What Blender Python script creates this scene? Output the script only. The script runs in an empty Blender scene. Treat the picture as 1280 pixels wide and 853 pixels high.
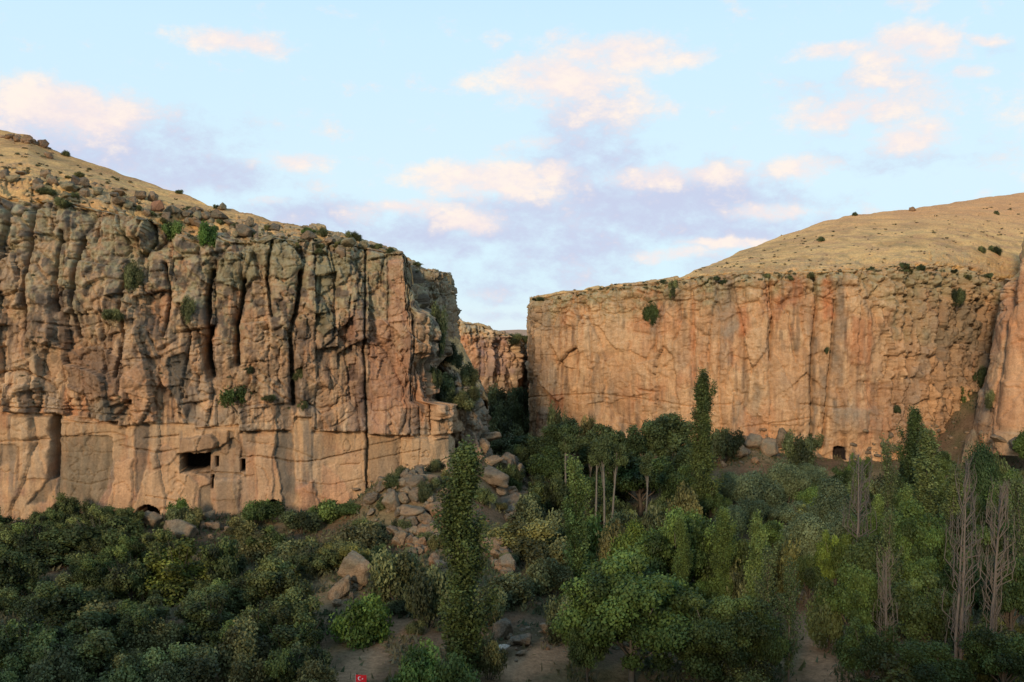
import bpy, math, random
import numpy as np
from math import radians as R
from mathutils import Vector

sc = bpy.context.scene
col = sc.collection
random.seed(7)
rng = np.random.default_rng(11)

# ------------------------------------------------------------------ camera
FP, CXP, CYP, CAMZ = 1200.0, 640.0, 426.5, 40.0
cd = bpy.data.cameras.new('camera'); cam = bpy.data.objects.new('camera', cd); col.objects.link(cam)
cam.location = (0, 0, CAMZ); cam.rotation_euler = (R(90), 0, 0)
cd.sensor_width = 36; cd.lens = 36 * FP / 1280; cd.clip_start = 0.5; cd.clip_end = 20000
sc.camera = cam

# ------------------------------------------------------------------ sun + sky
SUN_EL, SUN_AZ = 16.0, 200.0          # azimuth measured clockwise from +Y (view direction)
sa, se = R(SUN_AZ), R(SUN_EL)
sd = Vector((math.sin(sa) * math.cos(se), math.cos(sa) * math.cos(se), math.sin(se)))
sl = bpy.data.lights.new('sun', 'SUN'); so = bpy.data.objects.new('sun', sl); col.objects.link(so)
sl.energy = 3.0; sl.angle = R(8); sl.color = (1.0, 0.76, 0.52)
so.rotation_euler = sd.to_track_quat('Z', 'Y').to_euler(); so.location = (-300, -400, 200)

W = bpy.data.worlds.new('World'); sc.world = W; W.use_nodes = True
nt = W.node_tree; nt.nodes.clear(); N = nt.nodes; L = nt.links

def mth(op, a, b=None, c=None, clamp=False, T=None):
    T = T or nt
    n = T.nodes.new('ShaderNodeMath'); n.operation = op; n.use_clamp = clamp
    for i, v in enumerate((a, b, c)):
        if v is None: continue
        if isinstance(v, (int, float)): n.inputs[i].default_value = v
        else: T.links.new(v, n.inputs[i])
    return n.outputs[0]

def vmth(op, a, b=None, T=None, out=0):
    T = T or nt
    n = T.nodes.new('ShaderNodeVectorMath'); n.operation = op
    for i, v in enumerate((a, b)):
        if v is None: continue
        if isinstance(v, (tuple, list)): n.inputs[i].default_value = v
        else: T.links.new(v, n.inputs[i])
    return n.outputs['Value'] if op in ('LENGTH', 'DOT_PRODUCT') else n.outputs[0]

def mixc(f, a, b, T=None, mode='MIX'):
    T = T or nt
    n = T.nodes.new('ShaderNodeMix'); n.data_type = 'RGBA'; n.blend_type = mode
    for i, v in ((0, f), (6, a), (7, b)):
        if isinstance(v, (int, float)): n.inputs[i].default_value = v
        elif isinstance(v, (tuple, list)): n.inputs[i].default_value = (*v[:3], 1)
        else: T.links.new(v, n.inputs[i])
    return n.outputs[2]

def mrange(v, a, b, c=0.0, d=1.0, T=None, smooth=True):
    T = T or nt
    n = T.nodes.new('ShaderNodeMapRange')
    if smooth: n.interpolation_type = 'SMOOTHSTEP'
    T.links.new(v, n.inputs[0])
    for i, q in zip((1, 2, 3, 4), (a, b, c, d)): n.inputs[i].default_value = q
    return n.outputs[0]

def noise(vec, scale, detail=4, rough=.5, T=None, out='Fac', dist=0):
    T = T or nt
    n = T.nodes.new('ShaderNodeTexNoise'); n.inputs['Scale'].default_value = scale
    n.inputs['Detail'].default_value = detail; n.inputs['Roughness'].default_value = rough
    n.inputs['Distortion'].default_value = dist
    if vec is not None: T.links.new(vec, n.inputs['Vector'])
    return n.outputs[out]

sky = N.new('ShaderNodeTexSky'); sky.sky_type = 'NISHITA'; sky.sun_disc = False
sky.sun_elevation = se; sky.sun_rotation = sa; sky.altitude = 1200; sky.dust_density = .6
tc = N.new('ShaderNodeTexCoord'); D = tc.outputs['Generated']
sep = N.new('ShaderNodeSeparateXYZ'); L.new(D, sep.inputs[0])
el = sep.outputs['Z']
# thin bright evening veil over the physical sky
veil = N.new('ShaderNodeValToRGB'); L.new(mth('MULTIPLY_ADD', el, 1.0, 0.0, clamp=True), veil.inputs[0])
cr = veil.color_ramp
cr.elements[0].position = 0; cr.elements[0].color = (.76, .88, .97, 1)
cr.elements[1].position = 1; cr.elements[1].color = (.30, .52, .88, 1)
for p, c in ((.06, (.72, .92, 1.02)), (.16, (.75, .95, 1.05)), (.30, (.68, .93, 1.08)), (.5, (.50, .80, 1.05))):
    e = cr.elements.new(p); e.color = (*c, 1)
skyc = vmth('MULTIPLY', sky.outputs[0], (.10, .10, .10))
base = mixc(.90, skyc, veil.outputs[0])
# clouds: every cloud bank has its own direction in the sky; edges are broken by noise
warp = noise(D, 9, 5, .6, out='Color'); w2 = vmth('SUBTRACT', warp, (.5, .5, .5))
Dw = vmth('ADD', D, vmth('MULTIPLY', w2, (.075, .02, .045)))
fine = noise(vmth('MULTIPLY', D, (1, 1, 1.7)), 20, 8, .66)
front = mrange(sep.outputs['Y'], .1, .4)
def bank(blobs):
    acc = None
    for px, py, rx, ry, st in blobs:
        a, b = (px - CXP) / FP, (CYP - py) / FP
        n_ = math.sqrt(1 + a * a + b * b); k = n_ * FP
        v = vmth('SUBTRACT', Dw, (a / n_, 1 / n_, b / n_))
        v = vmth('MULTIPLY', v, (k / (rx * 1.7), 0, k / (ry * 1.75)))
        q = mrange(vmth('LENGTH', v), 1.15, .15, 0, st)
        acc = q if acc is None else mth('MAXIMUM', acc, q)
    return acc
shade = [(650,345,150,26,.55),(880,330,60,14,.4),(120,170,130,42,.9),(235,222,100,24,.8),(400,272,110,20,.8),(560,290,130,28,.9),(650,268,90,26,.8),(735,165,62,60,.7),
  (745,215,80,40,.8),(830,252,140,38,.95),(905,285,110,24,.8),(1100,195,80,26,.5),(1095,120,70,40,.45),(700,302,110,30,.8),
  (640,373,60,6,.45),(625,393,60,7,.4),(760,330,70,12,.5),(1010,250,60,20,.35),(-150,160,200,60,.8),(1240,60,50,10,.3)]
lit = [(298,53,62,14,.95),(618,50,18,12,.5),(700,100,75,30,.95),(772,68,80,22,.9),(862,75,36,10,.7),(708,45,20,12,.6),(830,130,18,10,.6),
  (600,104,24,14,.4),(370,205,46,11,.85),(95,138,88,30,1),(10,150,50,14,.6),(615,228,84,20,.95),(702,215,32,11,.8),(587,277,36,14,1),(520,262,44,11,.9),
  (332,256,24,6,.7),(1048,70,44,10,.8),(1132,68,52,28,.95),(1125,120,70,34,.6),(1065,135,60,16,.9),(1130,172,42,18,.9),(1195,100,28,10,.8),
  (1228,52,32,7,.8),(1012,206,44,14,.85),(852,222,86,13,.8),(925,210,22,11,.6),(960,265,42,9,.9),(842,318,38,8,.9),(925,306,60,6,.8),
  (1130,6,26,14,.6),(1226,240,9,9,.6),(456,270,24,9,.7),(760,130,60,32,.55),(680,175,30,10,.5),(-90,120,70,20,.8),(1400,130,90,22,.8),(1500,210,120,22,.8),(420,8,20,6,.4)]
nlit = mth('MULTIPLY_ADD', fine, 2.7, -1.35)
dl = mth('MULTIPLY', mrange(mth('ADD', bank(lit), mth('MULTIPLY', nlit, 1.0)), .10, 1.05), front)
ds = mth('MULTIPLY', mrange(mth('ADD', bank(shade), mth('MULTIPLY', nlit, .8)), .10, 1.1), front)
gen = noise(vmth('MULTIPLY', D, (1.6, 1.6, 4.0)), 2.0, 6, .6)
dg = mth('MULTIPLY', mrange(gen, .52, .72), mth('SUBTRACT', 1.0, mrange(sep.outputs['Y'], .45, .75)))
c1 = mixc(mth('MULTIPLY', ds, 1.0), base, (.60, .66, .85))
c1 = mixc(mth('MULTIPLY', dg, .7), c1, (.74, .74, .86))
pink = mixc(mrange(fine, .42, .68), (.97, .83, .81), (1.08, .94, .82))
c2 = mixc(mth('MULTIPLY', dl, .88), c1, pink)
bg = N.new('ShaderNodeBackground'); L.new(c2, bg.inputs[0]); bg.inputs[1].default_value = 1.0
wo = N.new('ShaderNodeOutputWorld'); L.new(bg.outputs[0], wo.inputs[0])
W.cycles.sampling_method = 'MANUAL'; W.cycles.sample_map_resolution = 512

sc.view_settings.view_transform = 'Standard'; sc.view_settings.look = 'None'
sc.view_settings.exposure = 0; sc.view_settings.gamma = 1
sc.cycles.max_bounces = 4; sc.cycles.diffuse_bounces = 2; sc.cycles.use_adaptive_sampling = True

# ------------------------------------------------------------------ numeric noise
def h2(ix, iy, seed):
    ix = ix.astype(np.int64); iy = iy.astype(np.int64)
    h = (ix * 374761393 + iy * 668265263 + seed * 1442695041) & 0xffffffff
    h = ((h ^ (h >> 13)) * 1274126177) & 0xffffffff
    h = ((h ^ (h >> 16)) * 2246822519) & 0xffffffff
    h = h ^ (h >> 15)
    return (h & 0xffffff) / float(0x1000000)
def vn(x, y, seed=0):
    ix = np.floor(x); iy = np.floor(y); fx = x - ix; fy = y - iy
    fx = fx * fx * fx * (fx * (fx * 6 - 15) + 10); fy = fy * fy * fy * (fy * (fy * 6 - 15) + 10)
    a = h2(ix, iy, seed); b = h2(ix + 1, iy, seed); c = h2(ix, iy + 1, seed); d = h2(ix + 1, iy + 1, seed)
    return (a + (b - a) * fx) * (1 - fy) + (c + (d - c) * fx) * fy
def fbm(x, y, seed=0, o=4, g=.5):
    s = 0; a = 1; t = 0
    for i in range(o):
        s = s + a * vn(x * 2 ** i + 17.3 * i, y * 2 ** i + 9.1 * i, seed + i); t += a; a *= g
    return s / t * 2 - 1
def worley(x, y, seed):
    ix = np.floor(x); iy = np.floor(y)
    F1 = np.full(x.shape, 9.); F2 = F1.copy(); r = [np.zeros(x.shape) for _ in range(3)]; DX = np.zeros(x.shape); DY = DX.copy()
    for i in (-1, 0, 1):
        for j in (-1, 0, 1):
            cx, cy = ix + i, iy + j
            ox = h2(cx, cy, seed); oy = h2(cx, cy, seed + 1)
            dx = x - (cx + .1 + .8 * ox); dy = y - (cy + .1 + .8 * oy); d = np.sqrt(dx * dx + dy * dy)
            m = d < F1
            F2 = np.where(m, F1, np.minimum(F2, d)); F1 = np.where(m, d, F1)
            DX = np.where(m, dx, DX); DY = np.where(m, dy, DY)
            for k in range(3): r[k] = np.where(m, h2(cx, cy, seed + 2 + k), r[k])
    return F1, F2, r, DX, DY
def ss(a, b, x):
    t = np.clip((x - a) / (b - a), 0, 1); return t * t * (3 - 2 * t)
def blocks(x, z, sx, sz, seed, off, tilt, crack, cw):
    """faceted joint blocks: each cell is set in or out, tilted, and parted from its neighbours by a joint"""
    F1, F2, r, dx, dy = worley(x / sx, z / sz, seed)
    d = off * (r[0] * 2 - 1) + tilt * ((r[1] * 2 - 1) * dx + (r[2] * 2 - 1) * dy)
    k = .12 + .88 * ss(-.15, .45, fbm(x / (sx * 2.2), z / (sz * 1.3), seed + 7, 3))
    return d - k * crack * np.exp(-((F2 - F1) / cw) ** 2), r

def slabs(x, z, w, h, seed, off, tilt, crack, cw):
    """rectangular joint blocks: columns of uneven width, each broken at its own heights"""
    xx = x / w + .22 * np.sin(x / w * 2.1 + seed); c = np.floor(xx); fx = xx - c
    j = h2(c, c * 0, seed); zz = z / (h * (.6 + .9 * h2(c, c * 0 + 3, seed))) + j * 9 + (fx - .5) * (h2(c, c * 0 + 5, seed) - .5) * .5
    q = np.floor(zz); fz = zz - q; r = [h2(c, q, seed + k) for k in (11, 12, 13)]
    d = off * (r[0] * 2 - 1) + tilt * ((r[1] * 2 - 1) * (fx - .5) * 2 + (r[2] * 2 - 1) * (fz - .5) * 2)
    ex = np.minimum(fx, 1 - fx) * w; ez = np.minimum(fz, 1 - fz) * h
    k = .2 + .8 * ss(-.2, .3, fbm(x / (w * 3), z / (h * 2), seed + 7, 3))
    return d - k * crack * np.maximum(np.exp(-(ex / cw) ** 2), np.exp(-(ez / cw) ** 2))

# ------------------------------------------------------------------ helpers
def wpt(px, py, Y): return Vector(((px - CXP) / FP * Y, Y, CAMZ - (py - CYP) / FP * Y))
def tag(o, label=None, cat=None, group=None, kind=None):
    for k, v in (('label', label), ('category', cat), ('group', group), ('kind', kind)):
        if v: o[k] = v
    return o
def mesh_np(name, V, Fq, mat, attr=None, smooth=False):
    me = bpy.data.meshes.new(name); n = Fq.shape[1]
    me.vertices.add(len(V)); me.vertices.foreach_set('co', np.ascontiguousarray(V, dtype=np.float32).ravel())
    me.loops.add(Fq.size); me.loops.foreach_set('vertex_index', np.ascontiguousarray(Fq, dtype=np.int32).ravel())
    me.polygons.add(len(Fq)); me.polygons.foreach_set('loop_start', np.arange(0, Fq.size, n, dtype=np.int32))
    me.polygons.foreach_set('loop_total', np.full(len(Fq), n, dtype=np.int32))
    if smooth: me.polygons.foreach_set('use_smooth', np.ones(len(Fq), dtype=bool))
    me.update(calc_edges=True)
    if attr is not None:
        a = me.attributes.new('Col', 'FLOAT_COLOR', 'POINT')
        c = np.ones((len(V), 4), dtype=np.float32); c[:, :3] = attr; a.data.foreach_set('color', c.ravel())
    me.materials.append(mat); return me
def link(name, me, parent=None):
    o = bpy.data.objects.new(name, me); col.objects.link(o)
    if parent: o.parent = parent
    return o
def gridfaces(Rn, Cn, flip=False):
    i = np.arange((Rn - 1) * (Cn - 1)); r, c = i // (Cn - 1), i % (Cn - 1)
    a = r * Cn + c
    q = np.stack([a, a + 1, a + Cn + 1, a + Cn], 1)
    return q[:, ::-1] if flip else q

# ------------------------------------------------------------------ materials
def new_mat(name):
    m = bpy.data.materials.new(name); m.use_nodes = True; T = m.node_tree
    return m, T, T.nodes['Principled BSDF']
def rock_mat(name, bump=.6, coordscale=1.0, spots=.3, vert=True):
    m, T, P = new_mat(name)
    at_ = T.nodes.new('ShaderNodeAttribute'); at_.attribute_name = 'Col'
    g = T.nodes.new('ShaderNodeNewGeometry'); pos = vmth('MULTIPLY', g.outputs['Position'], (coordscale,) * 3, T)
    st = vmth('MULTIPLY', pos, (1, 1, .16 if vert else 1), T)
    n1 = noise(pos, 2.3, 5, .65, T); n2 = noise(st, 1.1, 4, .6, T); n3 = noise(pos, .35, 3, .6, T)
    f = mth('MULTIPLY', mrange(n1, .2, .8, .72, 1.28, T, False), mrange(n2, .2, .8, .80, 1.2, T, False), T=T)
    f = mth('MULTIPLY', f, mrange(n3, .2, .8, .86, 1.14, T, False), T=T)
    c = mixc(1.0, at_.outputs['Color'], f, T, 'MULTIPLY')
    sp = mrange(noise(pos, 3.6, 3, .7, T), .60, .72, 0, spots, T)
    c = mixc(sp, c, (.085, .07, .055), T)
    T.links.new(c, P.inputs['Base Color']); P.inputs['Roughness'].default_value = .93
    P.inputs['Specular IOR Level'].default_value = .12
    b = T.nodes.new('ShaderNodeBump'); b.inputs['Strength'].default_value = bump; b.inputs['Distance'].default_value = .35
    vo = T.nodes.new('ShaderNodeTexVoronoi'); vo.feature = 'DISTANCE_TO_EDGE'; vo.inputs['Scale'].default_value = .9
    T.links.new(vmth('ADD', pos, vmth('MULTIPLY', noise(pos, 1.4, 3, .6, T, 'Color'), (.9, .9, .9), T), T), vo.inputs['Vector'])
    hgt = mth('ADD', mth('MULTIPLY', noise(pos, 3.0, 6, .68, T), 1.0, T=T), mth('MULTIPLY', mrange(vo.outputs['Distance'], 0, .10, 0, 1, T), .22, T=T), T=T)
    T.links.new(hgt, b.inputs['Height']); T.links.new(b.outputs[0], P.inputs['Normal'])
    return m
M_rock = rock_mat('weathered_tuff')
M_boulder = rock_mat('boulder_rock', .9, 1.5, .7, False)
def obj_tint(T, c):
    oi = T.nodes.new('ShaderNodeObjectInfo')
    c = mixc(1.0, c, oi.outputs['Color'], T, 'MULTIPLY')
    return c, oi
# boulders: colour from object colour
T = M_boulder.node_tree; P = T.nodes['Principled BSDF']; lk = P.inputs['Base Color'].links[0]; src = lk.from_socket
c_, _ = obj_tint(T, src); T.links.new(c_, P.inputs['Base Color'])

def grass_mat():
    m, T, P = new_mat('dry_grass_slope')
    at_ = T.nodes.new('ShaderNodeAttribute'); at_.attribute_name = 'Col'
    g = T.nodes.new('ShaderNodeNewGeometry'); pos = g.outputs['Position']
    st = vmth('MULTIPLY', pos, (.35, 1, 1.8), T)
    f = mth('MULTIPLY', mrange(noise(pos, 1.6, 6, .75, T), .3, .7, .55, 1.4, T, False), mrange(noise(st, .5, 4, .6, T), .25, .75, .85, 1.15, T, False), T=T)
    c = mixc(1.0, at_.outputs['Color'], f, T, 'MULTIPLY')
    T.links.new(c, P.inputs['Base Color']); P.inputs['Roughness'].default_value = .95; P.inputs['Specular IOR Level'].default_value = .05
    b = T.nodes.new('ShaderNodeBump'); b.inputs['Strength'].default_value = .7; b.inputs['Distance'].default_value = .3
    T.links.new(noise(pos, 3, 6, .7, T), b.inputs['Height']); T.links.new(b.outputs[0], P.inputs['Normal'])
    return m
M_grass = grass_mat()
def leaf_mat(name, trans=.25):
    m, T, P = new_mat(name)
    at_ = T.nodes.new('ShaderNodeAttribute'); at_.attribute_name = 'Col'
    c, oi = obj_tint(T, at_.outputs['Color'])
    P.inputs['Roughness'].default_value = .6; P.inputs['Specular IOR Level'].default_value = .25
    T.links.new(c, P.inputs['Base Color'])
    tr = T.nodes.new('ShaderNodeBsdfTranslucent'); T.links.new(c, tr.inputs[0])
    mx = T.nodes.new('ShaderNodeMixShader'); mx.inputs[0].default_value = trans
    T.links.new(P.outputs[0], mx.inputs[1]); T.links.new(tr.outputs[0], mx.inputs[2])
    T.links.new(mx.outputs[0], T.nodes['Material Output'].inputs[0])
    return m
M_leaf = leaf_mat('leaves')
def bark_mat(name, c0, c1):
    m, T, P = new_mat(name)
    g = T.nodes.new('ShaderNodeNewGeometry')
    n = noise(vmth('MULTIPLY', g.outputs['Position'], (1, 1, .25), T), 5, 4, .6, T)
    T.links.new(mixc(n, c0, c1, T), P.inputs['Base Color']); P.inputs['Roughness'].default_value = .9
    P.inputs['Specular IOR Level'].default_value = .1
    return m
M_bark = bark_mat('bark', (.05, .04, .03), (.15, .12, .09))
M_pale = bark_mat('pale_bark', (.08, .07, .055), (.22, .20, .165))
M_dead = bark_mat('dead_wood', (.075, .062, .05), (.21, .175, .145))

# ------------------------------------------------------------------ ground height
def gauss(x, y, cx, cy, sx, sy, a=0.0):
    c, s = math.cos(a), math.sin(a); dx, dy = x - cx, y - cy
    u = (dx * c + dy * s) / sx; v = (-dx * s + dy * c) / sy
    return np.exp(-(u * u + v * v))
def ground(x, y):
    x = np.asarray(x, dtype=float); y = np.asarray(y, dtype=float)
    z = .05 * np.clip(y - 220, 0, 260) + .9 * fbm(x / 22, y / 22, 5, 3) + .35 * fbm(x / 5, y / 5, 8, 3)
    lc = 196 + 0 * x                                                  # foot of the left cliff
    z = z + 3.6 * ss(-40, 0, y - lc) * ss(-8, -30, x)
    z = z + 9.0 * gauss(x, y, -22, 196, 10, 16) + 4.0 * gauss(x, y, -27, 150, 8, 12)
    z = z + 12.0 * gauss(x, y, -7, 222, 9, 45, -.10) + 4 * gauss(x, y, -2, 165, 9, 30)
    rc = 272 + 0 * x
    z = z + 2.2 * ss(-45, 0, y - rc) * ss(5, 40, x) + 6.5 * gauss(x, y, 64, 272, 13, 20) + 19 * gauss(x, y, 142, 296, 17, 30) + 8 * gauss(x, y, 118, 225, 16, 16)
    z = z - 1.5 * gauss(x, y, 30, 150, 30, 70)
    z = z + 38 * ss(24, -2, y)                                        # near side of the gorge, below the viewpoint
    return z

def make_ground():
    xs = np.concatenate([np.linspace(-4000, -260, 14)[:-1], np.arange(-260, 260, 1.5), np.linspace(260, 4000, 14)])
    ys = np.concatenate([np.linspace(-3000, -60, 12)[:-1], np.arange(-60, 92, 3.0), np.arange(92, 330, 1.3), np.arange(330, 560, 4.0), np.linspace(560, 5000, 24)])
    X, Y = np.meshgrid(xs, ys)
    Z = ground(X, Y)
    n = fbm(X / 9, Y / 9, 31, 4); n2 = fbm(X / 2.3, Y / 2.3, 37, 3)
    dirt = np.array([.15, .095, .055]); dry = np.array([.20, .145, .075]); grn = np.array([.045, .058, .022])
    k1 = ss(-.3, .5, n)[..., None]; k2 = ss(-.1, .6, n2 + .4 * fbm(X / 15, Y / 15, 44, 2))[..., None]
    C = dirt * (1 - k1) + dry * k1; C = C * (1 - .55 * k2) + grn * .55 * k2
    # trodden paths
    def path(pts, w):
        d = np.full(X.shape, 1e9)
        for (a, b), (c, e) in zip(pts[:-1], pts[1:]):
            vx, vy = c - a, e - b; t = np.clip(((X - a) * vx + (Y - b) * vy) / (vx * vx + vy * vy), 0, 1)
            d = np.minimum(d, np.hypot(X - a - t * vx, Y - b - t * vy))
        return ss(w, w * .5, d + .6 * n2)[..., None]
    pc = np.array([.30, .185, .10])
    for pts, w in (([(-22, 100), (-20, 112), (-17, 124), (-13, 134), (-6, 140)], 3.2), ([(36, 100), (39, 115), (42, 132), (46, 150), (50, 170)], 3.6), ([(0, 116), (6, 124), (10, 133)], 3.5)):
        k = path(pts, w); C = C * (1 - k) + pc * k
    Rn, Cn = X.shape
    me = mesh_np('ground', np.stack([X, Y, Z], -1).reshape(-1, 3), gridfaces(Rn, Cn), M_grass, C.reshape(-1, 3), True)
    tag(link('ground', me), kind='structure')
make_ground()

# ------------------------------------------------------------------ cliffs
class Plan:
    """plan line of a cliff foot: points given as bearing pixel and distance"""
    def __init__(s, pts, step, smooth=3.0, noisy=0):
        P = np.array([((px - CXP) / FP * Y, Y) for px, Y in pts])
        d = np.hypot(*np.diff(P, axis=0).T); S = np.concatenate([[0], np.cumsum(d)])
        n = int(S[-1] / step) + 1; s.S = np.linspace(0, S[-1], n)
        x = np.interp(s.S, S, P[:, 0]); y = np.interp(s.S, S, P[:, 1])
        k = max(1, int(smooth / step)); ker = np.hanning(2 * k + 3)[1:-1]; ker /= ker.sum()
        pad = lambda a: np.concatenate([2 * a[0] - a[1:k + 1][::-1], a, 2 * a[-1] - a[-k - 1:-1][::-1]])
        s.x = np.convolve(pad(x), ker, 'valid'); s.y = np.convolve(pad(y), ker, 'valid')
        tx, ty = np.gradient(s.x), np.gradient(s.y); l = np.hypot(tx, ty)
        s.nx, s.ny = ty / l, -tx / l
        s.px = s.x / s.y * FP + CXP
    def at(s, px, lo=0, hi=1):
        n = len(s.S); a, b = int(lo * n), int(hi * n)
        i = a + int(np.argmin(np.abs(s.px[a:b] - px))); return s.S[i], s.y[i]
    def sz(s, px, py, hi=1):
        S, Y = s.at(px, 0, hi); return S, CAMZ - (py - CYP) / FP * Y

def polydist(S, Z, pts):
    d = np.full(S.shape, 1e9)
    for (a, b), (c, e) in zip(pts[:-1], pts[1:]):
        vx, vy = c - a, e - b; t = np.clip(((S - a) * vx + (Z - b) * vy) / (vx * vx + vy * vy + 1e-9), 0, 1)
        d = np.minimum(d, np.hypot(S - a - t * vx, Z - b - t * vy))
    return d

def cliff(name, plan, rim, foot, sky_, back, seed, disp, colour, dz, toprows=110, drop=10, tail=90, hillname='hillside', hillcol=None, hillrock=1.0, radial=True, shear=None):
    """rim/foot/sky_: lists (px, image row) of the cliff edge, its foot and the skyline behind; back: (px, metres) edge to skyline"""
    f = lambda tab, px: np.interp(px, [t[0] for t in tab], [t[1] for t in tab])
    px = plan.px; Y = plan.y
    zr = CAMZ - (f(rim, px) - CYP) / FP * Y; zb = CAMZ - (f(foot, px) - CYP) / FP * Y - 3
    B = f(back, px); r_ = np.hypot(plan.x, plan.y)
    Ys = Y * (1 + B / r_)
    zs = CAMZ - (f(sky_, px) - CYP) / FP * Ys
    nr = int(np.max(zr - zb) / dz) + 1
    v = np.linspace(0, 1, nr)[:, None]
    S = np.broadcast_to(plan.S, (nr, len(px))); Z = zb + (zr - zb) * v
    # extra rows run over the edge and up the slope to the skyline, then down behind it
    t = (np.linspace(0, 1, toprows) ** 1.5)[1:, None]
    bk = B * t
    hz = zr + (zs - zr) * (t ** .92)
    t2 = np.linspace(0, 1, 12)[1:, None]
    tl = tail * np.clip((B - 3) / 22, .03, 1); bk2 = B + tl * t2; hz2 = zs - (drop + 14 * ss(14, 4, B)) * t2 ** 1.3 * np.ones_like(zs)
    d, amp_top = disp(S, Z, zr, v, plan)
    ext = np.concatenate([bk, bk2], 0) * np.ones_like(zr)
    # continuation of the face relief over the edge, as vertical relief
    Sx = np.broadcast_to(plan.S, ext.shape); Tz = zr + ext * 1.0
    d2, _ = disp(Sx, Tz, zr, np.ones_like(Tz), plan)
    dirx, diry = (plan.x / r_, plan.y / r_) if radial else (-plan.nx, -plan.ny)
    edge = ss(9, 0, ext)                                   # horizontal part of relief fades behind the edge
    rw = hillrock * ss(48, 4, ext + 18 * fbm(Sx / 8, Tz / 6, seed + 90, 4))
    nz = fbm(Sx / 14, ext / 9, seed + 60, 4) * 1.1 * ss(0, 12, ext) * ss(0, 30, B)[None, :]
    Xf = plan.x + plan.nx * d; Yf = plan.y + plan.ny * d; Zf = Z + 0 * d
    # round the very edge back a little
    rnd = ss(3.5, 0, zr - Z) ** 2
    Xf = Xf - plan.nx * rnd * 1.3; Yf = Yf - plan.ny * rnd * 1.3
    fade = ss(0, 30, B)[None, :] * .75 + .25
    Xt = plan.x + dirx * ext + plan.nx * (d2 * edge - 1.3 * edge); Yt = plan.y + diry * ext + plan.ny * (d2 * edge - 1.3 * edge)
    Zt = np.concatenate([hz * np.ones_like(zr), hz2], 0) + d2 * (1 - edge) * .62 * rw * fade + nz
    Cf = colour(S, Z, zr, v, plan, d)
    Cr = colour(Sx, np.minimum(Tz, zr + 4), zr, np.ones_like(Tz), plan, d2)
    Ch = hillcol(Xt, Yt, Zt, Sx, ext)
    k = np.clip(rw * ss(-.5, .35, fbm(Sx / 2.2, Tz / 1.6, seed + 77, 4) + .9 * edge + .25 * d2), 0, 1)[..., None]
    Ct = Cr * k + Ch * (1 - k)
    if shear: Xf = Xf + shear(plan.px, (CAMZ - Z) / plan.y * FP + CYP); Xt = Xt + shear(plan.px, (CAMZ - zr) / plan.y * FP + CYP)
    # face
    Vf = np.stack([Xf, Yf, Zf], -1); Vt = np.stack([Xt, Yt, Zt], -1); Vt = np.concatenate([Vf[-1:], Vt], 0)
    Ct = np.concatenate([Cf[-1:], Ct], 0)
    me = mesh_np(name, Vf.reshape(-1, 3), gridfaces(nr, len(px)), M_rock, Cf.reshape(-1, 3))
    tag(link(name, me), kind='structure')
    me = mesh_np(hillname, Vt.reshape(-1, 3), gridfaces(len(Vt), len(px)), M_grass, Ct.reshape(-1, 3))
    tag(link(hillname, me), kind='structure')
    return Vf, Vt

CAVE_SHADE = np.array([.030, .024, .020])      # near-black stone colour paints the shade inside caves and doorways
TAN = np.array([.475, .295, .165]); RUST = np.array([.44, .20, .10]); GREY = np.array([.27, .225, .17]); LICH = np.array([.30, .27, .165])
DARK = np.array([.085, .068, .055]); PALE = np.array([.55, .38, .225]); BROWN = np.array([.29, .18, .11])
STRAW = np.array([.66, .405, .16]); STRAW2 = np.array([.49, .285, .115]); SAGE = np.array([.27, .21, .10])
def mixn(a, b, k): return a * (1 - k[..., None]) + b * k[..., None]

def hill_colour(X, Y, Z, S, ext):
    n = fbm(X / 18, Y / 14, 71, 4); n2 = fbm(X / 3.2, Y / 5, 73, 4); n3 = fbm(X / 6, Z / 1.2, 75, 3)
    C = mixn(STRAW * np.ones(X.shape + (1,)), STRAW2, ss(-.2, .5, n + .4 * n2))
    C = mixn(C, SAGE, .5 * ss(.1, .5, n2 + .3 * n3)); C = mixn(C, np.array([.44, .25, .125]), .5 * ss(.05, .35, fbm(X / 9, (Y + 3 * Z) / 3.0, 79, 4))); C = mixn(C, np.array([.46, .25, .13]), .5 * ss(.0, .6, n3 - .2 * n))
    return C

# ---- features of the left cliff, from the photograph
def warp(S, Z, seed, a=.6):
    return S + a * fbm(S / 4, Z / 5, seed, 3) * 1.2, Z + a * fbm(S / 5, Z / 4, seed + 9, 3)

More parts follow.
